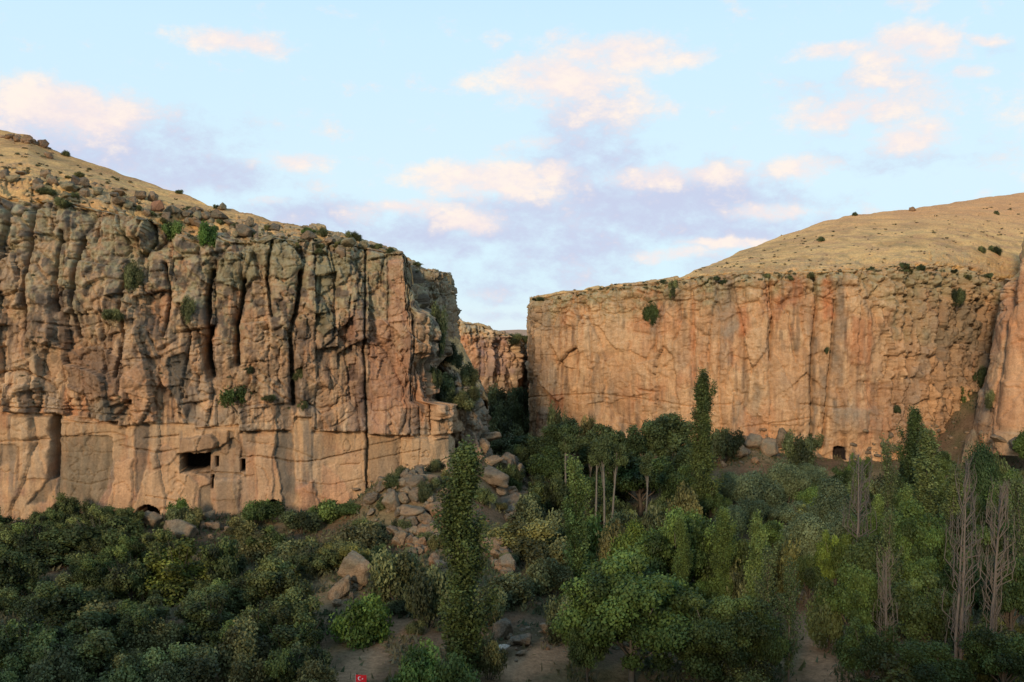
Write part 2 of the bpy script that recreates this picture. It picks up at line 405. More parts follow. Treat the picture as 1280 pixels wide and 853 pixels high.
LP = Plan([(-230, 189), (-150, 190), (0, 194), (170, 196), (330, 200), (450, 206), (540, 209), (563, 213), (566, 226), (562, 262)], .205, 2.5)
L_cracks = [  # (points in pixels, width m, depth m)
  ([(35,258),(36,300),(34,360),(37,415)], .42, 3.4), ([(73,288),(70,330),(71,388)], .45, 2.6), ([(100,300),(94,345),(90,380),(96,420)], .5, 1.8),
  ([(117,250),(118,280),(116,300)], .22, 1.2), ([(264,338),(258,372),(261,410),(257,445),(264,470)], .62, 4.6), ([(304,350),(300,385),(295,410),(297,455)], .6, 4.2),
  ([(376,340),(372,380),(362,420),(366,470),(368,505)], .55, 3.2), ([(340,300),(334,345),(340,395)], .4, 1.5), ([(486,322),(485,400)], .16, 1.0),
  ([(458,306),(456,380),(454,440),(459,540),(458,620)], .30, 1.5), ([(205,330),(212,380),(206,420)], .35, 1.5), ([(223,380),(238,420),(232,470)], .3, 1.2),
  ([(160,330),(152,380),(158,430),(150,470)], .4, 1.6), ([(130,410),(136,470)], .3, 1.0), ([(436,370),(432,440),(440,500)], .3, 1.0),
  ([(520,330),(522,400),(524,450),(522,500),(525,545)], .2, .9), ([(537,455),(536,500),(540,540)], .22, 1.1), ([(502,545),(503,600)], .16, .6), ([(526,545),(522,590)], .14, .5),
  ([(24,560),(24,600)], .3, .6), ([(66,520),(68,560),(65,596)], .9, 2.0), ([(412,300),(420,350),(416,420)], .35, 1.1), ([(400,350),(392,420),(398,470)], .3, .8),
  ([(0,466),(34,462),(60,478)], .22, 1.2), ([(0,385),(30,388)], .2, 1.0), ([(185,262),(190,300),(178,318)], .4, 1.8), ([(55,404),(100,410),(130,402)], .2, .7)]
L_lines = [([(75,600),(112,606),(140,598)], .10, .5), ([(184,618),(222,626)], .12, .6), ([(370,600),(410,606),(452,598)], .10, .4), ([(0,507),(40,510),(100,514),(160,519)], .16, 1.0), ([(20,503),(70,508),(130,509)], .10, .6), ([(180,548),(222,545)], .14, .8), ([(160,560),(200,566),(222,562)], .12, .7), ([(246,592),(300,592),(309,596)], .14, .8), ([(310,552),(342,556)], .1, .5), ([(0,552),(30,551),(62,549),(72,547),(140,540),(160,545)], .12, .7), ([(72,524),(110,530),(150,527)], .16, 1.0), ([(150,556),(183,563),(205,565)], .12, .5),
  ([(300,572),(325,570),(366,578),(400,575),(457,562)], .14, .9), ([(460,576),(490,570),(525,562)], .12, .6), ([(520,585),(560,570)], .1, .5), ([(425,581),(450,580)], .12, .5), ([(75,566),(140,566)], .08, .3)]
L_ledge = [(-420,500),(-100,508),(0,514),(60,517),(100,521),(150,527),(152,532),(200,529),(244,529),(246,534),(300,530),(301,538),(366,538),(367,521),(389,521),(390,538),(445,540),(458,539),(460,542),(520,544),(570,541)]
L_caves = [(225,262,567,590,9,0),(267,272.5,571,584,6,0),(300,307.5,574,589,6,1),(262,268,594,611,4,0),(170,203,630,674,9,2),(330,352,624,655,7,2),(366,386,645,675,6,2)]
L_polys = [ # outline in pixels, offset m, stone colour, strength
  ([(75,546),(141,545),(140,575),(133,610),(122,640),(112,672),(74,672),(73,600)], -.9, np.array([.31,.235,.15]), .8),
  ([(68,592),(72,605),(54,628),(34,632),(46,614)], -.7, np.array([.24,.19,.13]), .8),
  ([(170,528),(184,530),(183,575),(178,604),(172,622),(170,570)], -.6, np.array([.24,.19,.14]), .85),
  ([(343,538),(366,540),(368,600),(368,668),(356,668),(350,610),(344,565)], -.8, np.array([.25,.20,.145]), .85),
  ([(460,545),(502,546),(502,600),(500,640),(459,640)], -.45, np.array([.33,.225,.135]), .6),
  ([(222,566),(268,562),(296,548),(308,566),(309,590),(300,597),(262,598),(246,592),(226,590)], -1.0, np.array([.36,.25,.16]), .6),
  ([(224,548),(262,541),(270,552),(266,563),(252,571),(236,566),(226,566)], 1.7, np.array([.36,.225,.135]), .6),
  ([(272,541),(284,540),(285,566),(273,567)], .4, BROWN, .4), ([(286,540),(294,541),(293,560),(286,562)], -.7, GREY * .8, .7),
  ([(178,600),(214,575),(232,592),(246,604),(240,640),(206,650),(186,640)], .45, np.array([.50,.315,.175]), .7),
  ([(248,612),(262,604),(266,640),(250,652)], -.6, np.array([.30,.235,.16]), .7), ([(270,602),(298,600),(300,640),(272,650)], .35, np.array([.38,.27,.17]), .6),
  ([(185,565),(205,556),(222,566),(212,580),(190,586)], .5, np.array([.42,.29,.18]), .5), ([(20,523),(58,521),(60,546),(16,548)], .5, PALE, .5),
  ([(0,556),(22,556),(20,578),(0,584)], -.45, np.array([.33,.25,.17]), .6), ([(30,565),(60,560),(60,598),(34,600)], .5, PALE, .45),
  ([(145,575),(168,570),(166,640),(130,660),(132,640),(142,610)], .7, np.array([.52,.31,.17]), .7), ([(300,598),(318,594),(322,650),(304,660)], -.35, np.array([.40,.27,.17]), .6),
  ([(320,545),(341,545),(342,600),(338,650),(322,640)], .5, np.array([.53,.33,.185]), .7), ([(372,610),(392,600),(398,636),(374,650)], .6, np.array([.50,.26,.14]), .6),
  ([(395,575),(455,566),(456,630),(400,634)], .25, np.array([.50,.32,.18]), .5), ([(404,580),(428,600),(440,628),(400,632)], .2, np.array([.50,.26,.145]), .5),
  ([(505,548),(565,546),(560,575),(520,588),(506,580)], .25, np.array([.50,.33,.185]), .6), ([(520,600),(556,585),(556,630),(528,622)], .3, np.array([.50,.26,.14]), .7),
  ([(118,500),(158,497),(160,526),(112,522)], -.5, np.array([.27,.225,.165]), .6), ([(82,440),(116,430),(158,446),(154,492),(120,500),(84,486)], .9, np.array([.27,.18,.12]), .65),
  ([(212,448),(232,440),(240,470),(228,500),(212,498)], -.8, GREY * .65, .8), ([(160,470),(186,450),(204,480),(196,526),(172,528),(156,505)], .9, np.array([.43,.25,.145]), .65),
  ([(22,450),(48,444),(52,486),(24,492)], 1.0, PALE, .5), ([(376,236),(372,270)], 0, GREY, 0) if False else ([(322,300),(362,292),(378,330),(362,350),(330,346)], 1.3, LICH * 1.1, .6),
  ([(276,318),(312,310),(322,345),(300,362),(270,350)], 1.2, LICH * 1.05, .6), ([(398,312),(440,318),(432,352),(396,372),(392,340)], 1.0, LICH * 1.15, .7), ([(392,382),(414,376),(418,410),(404,420),(392,412)], 1.3, LICH * .85, .6)]
L_panels = [ # px0,px1,y0,y1, offset m, colour, strength  (recessed or standing panels, each with its own stone colour)
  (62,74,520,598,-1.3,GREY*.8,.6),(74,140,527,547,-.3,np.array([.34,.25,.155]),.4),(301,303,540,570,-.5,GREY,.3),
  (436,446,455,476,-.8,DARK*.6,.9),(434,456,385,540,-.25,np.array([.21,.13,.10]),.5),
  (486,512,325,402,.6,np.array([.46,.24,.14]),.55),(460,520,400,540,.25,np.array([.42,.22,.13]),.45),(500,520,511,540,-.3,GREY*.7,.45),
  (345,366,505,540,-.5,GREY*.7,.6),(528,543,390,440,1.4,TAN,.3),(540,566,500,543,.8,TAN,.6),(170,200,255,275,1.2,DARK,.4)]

def box_mask(S, Z, plan, x0, x1, y0, y1, soft=.22, hi=1):
    s0, Y0 = plan.at(x0, 0, hi); s1, Y1 = plan.at(x1, 0, hi); Ym = .5 * (Y0 + Y1)
    za = CAMZ - (y1 - CYP) / FP * Ym; zb = CAMZ - (y0 - CYP) / FP * Ym
    return ss(s0 - soft, s0 + soft, S) * ss(s1 + soft, s1 - soft, S) * ss(za - soft, za + soft, Z) * ss(zb + soft, zb - soft, Z), (s0, s1, za, zb)

def poly_mask(S, Z, plan, pts, soft=.18, hi=1):
    P = [plan.sz(a, b, hi) for a, b in pts]; P.append(P[0]); m = np.zeros(S.shape)
    xs = [p[0] for p in P]; zs = [p[1] for p in P]; box = (S > min(xs) - 2) & (S < max(xs) + 2) & (Z > min(zs) - 2) & (Z < max(zs) + 2)
    s_, z_ = S[box], Z[box]; ins = np.zeros(s_.shape, bool)
    for (a, b), (c, e) in zip(P[:-1], P[1:]):
        if b != e: ins ^= ((b > z_) != (e > z_)) & (s_ < (c - a) * (z_ - b) / (e - b) + a)
    sd = polydist(s_, z_, P) * np.where(ins, 1, -1); m[box] = ss(-soft, soft, sd); return m

def apply_lines(d, Sw, Zw, plan, lines, hi=1):
    for pts, w, dep in lines:
        P = [plan.sz(a, b, hi) for a, b in pts]
        q = polydist(Sw, Zw, P); big = 1.9 if dep > 1.4 else 1.15
        d = d - dep * big * (.75 * ss(w * .95, w * .45, q) + .25 * np.exp(-(q / w / 1.6) ** 2))
    return d

def left_disp(S, Z, zr, v, plan):
    Sw, Zw = warp(S, Z, 3, .7)
    led = np.interp(plan.px, [p[0] for p in L_ledge], [p[1] for p in L_ledge]); zl = CAMZ - (led - CYP) / FP * plan.y
    up = ss(-.12, .12, Z - zl + .25 * fbm(S / 1.5, Z / 3, 21, 3))                 # 1 above the ledge
    hgt = np.clip((Z - zl) / (zr - zl + .01), 0, 1.6)
    a, ra = blocks(Sw, Zw, 10.5, 38, 101, 1.5, 2.0, 1.0, .05)
    b, rb = blocks(Sw, Zw, 7.2, 15, 131, 1.0, 2.2, 1.0, .04)
    c, rc = blocks(Sw + .4 * fbm(S, Z, 5, 2), Zw, 2.3, 4.6, 151, .22, .65, .45, .06)
    e, re = blocks(S + .5 * fbm(S * 1.3, Z * 1.3, 6, 2), Z, .9, 1.5, 171, .07, .22, .12, .10)
    rvar = ss(-.3, .4, fbm(S / 9, Z / 9, 47, 3))
    Ss = S + .7 * fbm(S / 9, Z / 12, 33, 2) + .2 * fbm(S / 2, Z / 2, 32, 2); Zs = Z + .7 * fbm(S / 9, Z / 9, 34, 2); sm = ss(-.5, -.05, fbm(S / 13, Z / 13, 35, 3))
    sl1 = slabs(Ss, Zs, 6.8, 10.5, 541, 1.35, 1.5, 1.0, .2); sl2 = slabs(Ss + .3 * fbm(S, Z, 36, 2), Zs, 2.4, 3.2, 551, .32, .42, .4, .14)
    b = b * (1 - sm) + sl1 * sm; c = c * (1 - .8 * sm) + sl2 * (.35 + .65 * sm)
    rough = up * (.8 + .2 * ss(0, .6, hgt)) + (1 - up) * .10
    d = a * (up * .9 + (1 - up) * .34) + b * (up * .95 + (1 - up) * .13) + (1 - up) * (.5 * (np.abs(fbm(Sw / 6, Z / 26, 515, 3)) * 2) + .55 * fbm(S / 3.5, Z / 14, 517, 3) - .45 * np.exp(-(fbm(Sw / 7, Zw / 9, 519, 4) / .012) ** 2)) + (c + e) * rough * (.45 + .75 * rvar)
    # rounded weathered heads near the top
    F1, F2, r, dx, dy = worley(Sw / 5.6, Zw / 8.5, 191)
    top = ss(.66, .95, hgt + .12 * fbm(S / 10, Z * 0, 49, 2))
    d = d + top * .85 * (np.sqrt(np.clip(1 - (F1 / .75) ** 2, 0, 1)) - .5) - top * 1.3 * np.exp(-((F2 - F1) / .07) ** 2)
    cr1 = fbm(Sw / 8 + .3 * Zw / 8, Zw / 11, 501, 4); cr2 = fbm(S / 2.4, Z / 3.2, 505, 4); cr3 = fbm(S / 7, Z / 2.6, 509, 4)
    d = d - (up * .9 + .05) * (.9 * np.exp(-(cr1 / .022) ** 2) + .35 * np.exp(-(cr2 / .035) ** 2) + .45 * np.exp(-(cr3 / .02) ** 2) * rvar)
    d = d + up * .5 * (np.abs(cr1) - .2) + up * .3 * (np.abs(cr2) - .2)
    dg_, _ = blocks(Sw + .55 * Zw, Zw - .25 * Sw, 8.5, 10, 571, .7, 2.0, .5, .03); d = d + up * .75 * dg_
    dh_, _ = blocks(Sw - .5 * Zw, Zw + .3 * Sw, 3.6, 4.6, 581, .22, .8, .3, .04); d = d + up * .8 * dh_
    d = d + .5 * fbm(S / 9, Z / 12, 41, 3) + .10 * fbm(S * 1.3, Z * 1.3, 43, 4) * (.4 + up)
    d = d + up * 1.0 - 1.4 * ss(4, 16, zl - Z) * -.6                         # lower wall steps back, spreads at its foot
    d = d - 1.3 * np.exp(-((Z - zl + .42) / .30) ** 2) * (.35 + .65 * ss(-.2, .3, fbm(S / 3, S * 0, 51, 2)))
    F = ss(40, 3, zr - Z)                                                      # slight lean back with height
    d = d - 2.2 * ss(.55, 1.0, hgt)
    d = apply_lines(d, S + .25 * fbm(S / 2, Z / 2, 61, 3), Z + .2 * fbm(S / 2, Z / 2, 62, 3), plan, L_cracks, .93)
    d = apply_lines(d, S, Z + .15 * fbm(S / 1.5, Z / 3, 63, 3), plan, L_lines, .93)
    Sp, Zp = warp(S, Z, 81, .45); Sp = Sp + .30 * fbm(S / 1.2, Z / 1.2, 88, 3); Zp = Zp + .35 * fbm(S / 1.1, Z / 1.5, 89, 3)
    for x0, x1, y0, y1, off, cc, st in L_panels:
        m, _ = box_mask(Sp, Zp, plan, x0, x1, y0, y1, .2, .93); d = d + m * off
    for pts, off, cc, st in L_polys: d = d + off * poly_mask(Sp, Zp, plan, pts, .16, .93)
    for x0, x1, y0, y1, dep, kind in L_caves:
        m, (s0, s1, za, zb) = box_mask(S, Z, plan, x0, x1, y0, y1, .07, .93)
        if kind:
            hw = (s1 - s0) / 2; u = (S - (s0 + s1) / 2) / hw; ar = zb - hw * (1.0 if kind == 2 else .6) * (1 - np.sqrt(np.clip(1 - u * u, 0, 1)))
            m = m * (Z < ar)
        d = np.where(m > .5, np.minimum(d, 0) - dep, d)
    return d, 1

def base_colour(S, Z, zr, v, d, seed, stripe=1.0):
    one = np.ones(S.shape + (1,))
    n = fbm(S / 11, Z / 16, seed, 4); st = fbm(S / 1.1, Z / 14, seed + 10, 4); st2 = fbm(S / 2.6, Z / 22, seed + 20, 3); m = fbm(S / 2.4, Z / 3.2, seed + 30, 4)
    F1, F2, r, dx, dy = worley((S + fbm(S / 4, Z / 5, 3, 3)) / 4.2, (Z + fbm(S / 5, Z / 4, 12, 3)) / 9.5, 131)
    C = mixn(TAN * one, PALE, ss(-.1, .5, m + .5 * (r[1] - .5)))
    C = mixn(C, RUST, .75 * ss(.05, .55, n + .5 * st2 + .35 * (r[0] - .5)))
    C = mixn(C, BROWN, .6 * ss(.0, .5, st2 - .4 * n + .4 * (r[2] - .5)))
    C = mixn(C, GREY, (.35 + .4 * stripe) * ss(.05, .4, fbm(S / 4, Z / 9, seed + 40, 4)))
    C = mixn(C, PALE * 1.05, .55 * ss(.12, .45, fbm(S / 1.8, Z / 10, seed + 44, 4)))
    C = mixn(C, DARK, (.30 + .45 * stripe) * ss(.16, .45, st + .35 * m))
    C = mixn(C, DARK * .8, .7 * stripe * ss(.22, .42, fbm(S / .7, Z / 7, seed + 47, 3) + .5 * fbm(S / 7, Z / 9, seed + 48, 3)))
    return C, st, m, r
def left_col(S, Z, zr, v, plan, d):
    C, st, m, r = base_colour(S, Z, zr, v, d, 201)
    led = np.interp(plan.px, [p[0] for p in L_ledge], [p[1] for p in L_ledge]); zl = CAMZ - (led - CYP) / FP * plan.y
    hgt = np.clip((Z - zl) / (zr - zl + .01), -1, 1.6)
    low = ss(.3, -.3, Z - zl)
    smooth = mixn(np.array([.465, .29, .155]) * np.ones(S.shape + (1,)), np.array([.42, .22, .115]), ss(-.1, .6, fbm(S / 5, Z / 5, 233, 4)))
    smooth = mixn(smooth, np.array([.30, .22, .145]), .75 * ss(.0, .4, fbm(S / 4, Z / 11, 235, 4))); smooth = mixn(smooth, GREY * .8, .7 * ss(.12, .5, st)); smooth = mixn(smooth, PALE, .5 * ss(.1, .4, fbm(S / 1.5, Z / 6, 237, 4))); smooth = mixn(smooth, np.array([.30, .15, .10]), .6 * ss(8, 14, zl - Z) * ss(-.2, .5, m))
    C = C * (1 - .85 * low[..., None]) + smooth * .85 * low[..., None]
    C = mixn(C, BROWN, .35 * ss(.02, .3, hgt) * (1 - low))
    sp = fbm(S * 1.1, Z * 1.1, 251, 4); big = fbm(S / 5, Z / 6, 255, 3)
    lk = ss(.30, .85, hgt + .30 * big + .15 * (r[2] - .5)) * (.30 + .70 * ss(-.35, .3, sp)) * .90
    C = mixn(C, LICH, lk)
    C = mixn(C, DARK * 1.1, .8 * ss(.06, .35, fbm(S * .7, Z * .5, 259, 4)) * ss(.1, .6, hgt))
    Sp, Zp = warp(S, Z, 81, .45); Sp = Sp + .30 * fbm(S / 1.2, Z / 1.2, 88, 3); Zp = Zp + .35 * fbm(S / 1.1, Z / 1.5, 89, 3)
    for x0, x1, y0, y1, off, cc, stg in L_panels:
        mk, _ = box_mask(Sp, Zp, plan, x0, x1, y0, y1, .25, .93); C = mixn(C, cc, np.clip(mk * stg * (1 + .4 * m), 0, 1))
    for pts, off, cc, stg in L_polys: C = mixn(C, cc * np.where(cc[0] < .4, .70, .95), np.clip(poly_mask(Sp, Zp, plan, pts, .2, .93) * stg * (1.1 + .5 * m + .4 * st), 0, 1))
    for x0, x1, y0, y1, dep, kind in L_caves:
        mk, _ = box_mask(S, Z, plan, x0, x1, y0, y1, .07, .93); C = mixn(C, CAVE_SHADE, (mk > .5) * (d < -dep * .5) * 1.0)
    return np.clip(C, .02, .7)

cliff('left_cliff', LP,
  rim=[(-420,200),(-100,232),(0,246),(60,252),(120,262),(180,276),(240,300),(300,303),(350,300),(450,309),(500,320),(516,320),(567,334)],
  foot=[(-420,690),(0,668),(300,675),(400,672),(460,640),(566,640)],
  sky_=[(-420,95),(-100,145),(0,164),(35,168),(60,184),(100,200),(200,236),(300,266),(420,289),(470,303),(505,316),(520,319),(567,330)],
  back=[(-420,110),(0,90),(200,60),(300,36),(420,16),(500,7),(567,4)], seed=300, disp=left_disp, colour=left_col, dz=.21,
  shear=lambda px, row: -ss(488, 567, px) ** 1.2 * .175 * np.interp(row, [300, 330, 385, 393, 420, 445, 455, 490, 501, 506], [50, 44, 38, 24, 22, 24, 31, 29, 28, 0]),
  toprows=130, hillname='left_hillside', hillcol=lambda *a: hill_colour(*a) * .90, hillrock=1.0)

# ---- generic rougher pieces
def simple_disp(seed, amp, colw, extra=None, lean=0, lines=None, caves=None, panels=None, hi=1, roughbox=None):
    def f(S, Z, zr, v, plan):
        Sw, Zw = warp(S, Z, seed, .8)
        a, _ = blocks(Sw, Zw, colw, colw * 4.2, seed + 1, 1.3, 2.0, .9, .04)
        b, _ = blocks(Sw, Zw, colw * .42, colw * 1.25, seed + 11, .45, .7, .5, .07)
        c, _ = blocks(Sw + .4 * fbm(S, Z, seed, 2), Zw, 1.8, 2.8, seed + 21, .2, .42, .25, .09)
        e, _ = blocks(S + .3 * fbm(S * 2, Z * 2, 6, 2), Z, .9, 1.3, seed + 31, .10, .22, .12, .12)
        top = ss(16, 4, zr - Z)
        Ss = S + 1.1 * fbm(S / 7, Z / 9, seed + 33, 3); Zs = Z + .9 * fbm(S / 6, Z / 6, seed + 34, 3); sm = ss(-.3, .2, fbm(S / 14, Z / 14, seed + 35, 3))
        b = b * (1 - .7 * sm) + sm * slabs(Ss, Zs, colw * .62, colw * 1.3, seed + 41, .5, .6, .6, .25); c = c * (1 - .7 * sm) + slabs(Ss, Zs, 2.0, 3.0, seed + 43, .16, .24, .25, .16)
        rb = 0
        if roughbox:
            rb, _ = box_mask(Sw, Zw, plan, *roughbox, 3.0, hi)
        k = .45 + .75 * top + .9 * rb
        d = amp * (a + b * (.5 + .7 * top + 1.3 * rb) + (c + e) * k * 1.3) + .7 * fbm(S / 12, Z / 16, seed + 2, 3)
        F1, F2, r, dx, dy = worley(Sw / 4.5, Zw / 4.0, seed + 91)
        d = d + amp * top * (1.3 * (np.sqrt(np.clip(1 - (F1 / .75) ** 2, 0, 1)) - .5) - 1.2 * np.exp(-((F2 - F1) / .09) ** 2))
        dg_, _ = blocks(Sw + .5 * Zw, Zw - .25 * Sw, 9, 12, seed + 71, .5, 1.7, .4, .03); dh_, _ = blocks(Sw - .5 * Zw, Zw + .3 * Sw, 3.4, 4.6, seed + 81, .15, .7, .25, .04); d = d + amp * (.7 * dg_ + (.5 + .5 * top) * dh_)
        cr1 = fbm(Sw / 5, Zw / 10, seed + 51, 4); cr2 = fbm(S / 2.2, Z / 3.0, seed + 55, 4)
        kk = .35 + .8 * top + .8 * rb
        d = d - amp * (.6 * np.exp(-(cr1 / .022) ** 2) + .35 * kk * np.exp(-(cr2 / .04) ** 2)) + amp * .5 * kk * (np.abs(cr1) + np.abs(cr2) - .35)
        d = d + .35 * amp * fbm(S / 1.2, Z / 16, seed + 5, 4)
        d = d + lean * np.clip(zr - Z, 0, 200) - .8 * top
        if lines: d = apply_lines(d, S + .25 * fbm(S / 2, Z / 2, 61, 3), Z + .25 * fbm(S / 2, Z / 2, 62, 3), plan, lines, hi)
        if panels:
            Sp, Zp = warp(S, Z, 83, .9)
            for x0, x1, y0, y1, off, cc, st in panels:
                m, _ = box_mask(Sp, Zp, plan, x0, x1, y0, y1, .4, hi); d = d + m * off
        if caves:
            for x0, x1, y0, y1, dep, kind in caves:
                m, _ = box_mask(S, Z, plan, x0, x1, y0, y1, .08, hi); d = np.where(m > .5, np.minimum(d, 0) - dep, d)
        return d, 1
    return f
def simple_col(seed, lich=1.0, bright=1.0, panels=None, hi=1, greyness=0, lichh=15, stripe=.5, warm=np.array([.52, .315, .165]), caves=None):
    def f(S, Z, zr, v, plan, d):
        C, st, m, r = base_colour(S, Z, zr, v, d, seed, stripe)
        C = mixn(C, warm, ss(-.3, .5, fbm(S / 6, Z / 7, seed + 66, 3)) * .5)
        big = fbm(S / 8, Z / 8, seed + 3, 3); sp = fbm(S * .8, Z * .8, seed + 6, 4)
        lk = ss(lichh, 1, zr - Z + 9 * big + 3 * sp) * (.35 + .65 * ss(-.35, .3, sp)) * lich
        C = mixn(C, LICH * 1.05, np.clip(lk, 0, 1))
        C = mixn(C, GREY, np.full(S.shape, greyness))
        if panels:
            Sp, Zp = warp(S, Z, 83, 1.3)
            for x0, x1, y0, y1, off, cc, stg in panels:
                mk, _ = box_mask(Sp, Zp, plan, x0, x1, y0, y1, 1.0, hi); C = mixn(C, cc, np.clip(mk * stg * (.8 + .6 * m + .5 * st), 0, 1))
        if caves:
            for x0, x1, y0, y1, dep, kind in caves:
                mk, _ = box_mask(S, Z, plan, x0, x1, y0, y1, .08, hi); C = mixn(C, CAVE_SHADE, (mk > .3) * 1.0)
        return np.clip(C * bright, .02, .75)
    return f

# tower behind the left cliff's corner
TP = Plan([(470, 262), (505, 250), (540, 244), (560, 246), (566, 256), (560, 330)], .26, 2)
cliff('rock_tower', TP, rim=[(470,318),(510,330),(530,340),(560,342),(567,348)], foot=[(470,560),(567,560)], sky_=[(470,312),(513,322),(530,334),(560,340),(567,346)],
  back=[(470,12),(567,7)], seed=400, disp=simple_disp(411, .9, 4.0), colour=simple_col(420, 1.0, .85, stripe=.8, greyness=.25, lichh=22), dz=.28, toprows=24, drop=4, tail=20, hillname='rock_tower_top', hillcol=hill_colour)
# low grey buttress with a scrub-grown shelf running back up to the tower
BP = Plan([(520, 240), (548, 228), (575, 224), (600, 226), (610, 236), (606, 262), (590, 300)], .26, 2)
cliff('grey_buttress', BP, rim=[(520,470),(560,474),(575,482),(600,490),(612,506)], foot=[(520,640),(612,620)], sky_=[(520,395),(548,400),(575,425),(592,460),(612,500)],
  back=[(520,20),(560,26),(590,24),(612,10)], seed=450, disp=simple_disp(451, .7, 5.0), colour=simple_col(460, .6, .8, stripe=.8, greyness=.45, lichh=8), dz=.28, toprows=40, drop=4, tail=30, hillname='scrub_shelf', hillcol=hill_colour)
# far wall closing the canyon
FW = Plan([(500, 425), (565, 425), (610, 428), (643, 438), (650, 452), (656, 470), (668, 452), (700, 440)], .45, 3)
cliff('far_canyon_wall', FW, rim=[(500,388),(567,401),(585,406),(605,408),(630,420),(645,424),(656,428),(668,432),(700,430)], foot=[(500,520),(700,520)],
  sky_=[(500,384),(567,398),(605,405),(640,421),(700,426)], back=[(500,20),(700,14)], seed=500, disp=simple_disp(511, 1.5, 7.0, lines=[([(646,424),(648,470),(647,505)], 1.3, 9)]),
  colour=simple_col(520, .7, 1.3, greyness=.1, stripe=.6, panels=[(598,640,420,470,-.3,np.array([.20,.13,.12]),.7),(575,598,420,460,.3,RUST,.5)], lichh=8), dz=.45, toprows=24, drop=3, tail=160, hillname='far_plateau', hillcol=hill_colour)
# right cliff
RP = Plan([(662, 520), (666, 430), (667, 360), (667, 312), (675, 301), (760, 296), (850, 288), (950, 281), (1080, 277), (1160, 281), (1215, 292), (1260, 306), (1300, 318), (1350, 320)], .34, 3)
R_panels = [(1028,1042,350,400,.2,np.array([.48,.18,.08]),.65),(955,968,350,385,0,RUST,.8),(985,1000,345,385,0,RUST,.6),(1060,1090,395,455,.5,np.array([.46,.22,.11]),.7),(890,920,345,425,0,GREY,.8),
  (1042,1052,350,480,-.4,GREY*.8,.8),(688,706,490,530,.2,np.array([.42,.19,.11]),.6),(720,780,380,440,.3,PALE,.7),(935,960,360,520,.4,PALE,.5),(1062,1085,360,395,.3,PALE,.6),(870,905,400,520,0,TAN,.6),
  (1014,1020,420,560,-.5,GREY*.7,.8),(1045,1100,510,540,.5,GREY,.7),(1030,1042,470,500,0,GREY,.7),(880,900,460,560,0,PALE,.4),(960,1010,440,540,.3,TAN,.6),(940,952,480,560,-.4,GREY*.8,.5),(1090,1110,420,480,0,PALE,.5),
  (920,935,380,420,.2,RUST,.7),(662,690,390,470,0,GREY,.4),(1110,1235,340,430,0,LICH*.8,.5),(1180,1240,380,480,-.6,GREY*.7,.6),(790,850,420,520,.2,PALE,.35),(1090,1140,480,560,0,BROWN,.6)]
R_lines = [([(963,345),(966,390),(962,450)], .35, 1.6), ([(1018,342),(1022,380),(1015,440),(1016,500),(1014,562)], .45, 1.9), ([(1035,345),(1044,380),(1040,440),(1034,500),(1030,560)], .45, 1.7),
  ([(820,352),(824,400),(818,440)], .4, 1.2), ([(735,376),(740,440),(738,500)], .35, 1.0), ([(865,352),(868,420),(872,500)], .35, 1.0), ([(900,400),(898,470),(902,545)], .3, 1.0), ([(985,390),(992,430),(996,455)], .3, 1.1),
  ([(700,380),(703,450),(701,520)], .3, .9), ([(1000,505),(1045,510),(1060,508)], .2, 1.0), ([(660,500),(740,492),(800,498),(860,508),(915,505)], .18, .9), ([(800,487),(822,490)], .3, 1.2), ([(925,535),(985,527),(1012,522)], .15, .8),
  ([(1135,350),(1142,400),(1133,470)], .5, 1.6), ([(1185,350),(1178,420),(1190,480)], .6, 1.8), ([(1110,400),(1118,450),(1112,520)], .35, 1.1)]
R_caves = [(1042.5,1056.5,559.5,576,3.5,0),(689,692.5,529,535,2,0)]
cliff('right_cliff', RP,
  rim=[(640,378),(660,378),(670,374),(700,368),(760,360),(850,351),(900,344),(1000,342),(1080,339),(1130,334),(1180,334),(1215,338),(1250,352),(1420,356)],
  foot=[(640,520),(660,545),(860,560),(900,570),(1050,585),(1240,575),(1420,575)],
  sky_=[(640,376),(660,372),(700,364),(760,358),(800,353),(840,348),(860,343),(880,335),(900,327),(930,314),(960,302),(1000,287),(1030,277),(1060,271),(1100,266),(1140,262),(1200,252),(1240,246),(1280,241),(1420,226)],
  back=[(640,6),(700,18),(840,26),(870,50),(920,95),(1000,140),(1140,190),(1280,230),(1420,250)], seed=600,
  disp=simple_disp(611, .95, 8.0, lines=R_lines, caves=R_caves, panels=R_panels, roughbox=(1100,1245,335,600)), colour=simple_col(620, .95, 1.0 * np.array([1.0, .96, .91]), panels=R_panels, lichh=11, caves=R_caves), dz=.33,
  toprows=100, drop=10, tail=200, hillname='right_hillside', hillcol=lambda X, Y, Z, S, e: mixn(hill_colour(X, Y, Z, S, e) * 1.04, np.array([.62, .31, .14]), .7 * ss(74, 104, Z)), hillrock=.45)
# right buttress, nearer
QP = Plan([(1285, 306), (1262, 290), (1254, 276), (1258, 264), (1285, 256), (1340, 248), (1400, 244)], .28, 2.5)
Q_panels = [(1225,1262,480,530,0,GREY*1.1,.8),(1245,1275,400,470,.3,np.array([.50,.23,.11]),.7),(1262,1280,350,430,.2,np.array([.45,.22,.12]),.5)]
cliff('near_right_buttress', QP, rim=[(1240,356),(1262,352),(1272,345),(1279,300),(1284,280),(1460,262)], foot=[(1240,552),(1300,552),(1460,560)], sky_=[(1240,352),(1265,348),(1275,338),(1280,296),(1284,274),(1460,250)],
  back=[(1240,8),(1460,25)], seed=700, disp=simple_disp(711, .55, 6.5, lean=.17, panels=Q_panels, lines=[([(1262,370),(1252,420),(1246,470)], .3, 1.2)]), colour=simple_col(720, .15, 1.0 * np.array([1.0, .95, .90]), panels=Q_panels, lichh=5, stripe=.1, warm=np.array([.55, .28, .14])), dz=.28, toprows=24, drop=6, tail=60, hillname='near_right_hilltop', hillcol=hill_colour)

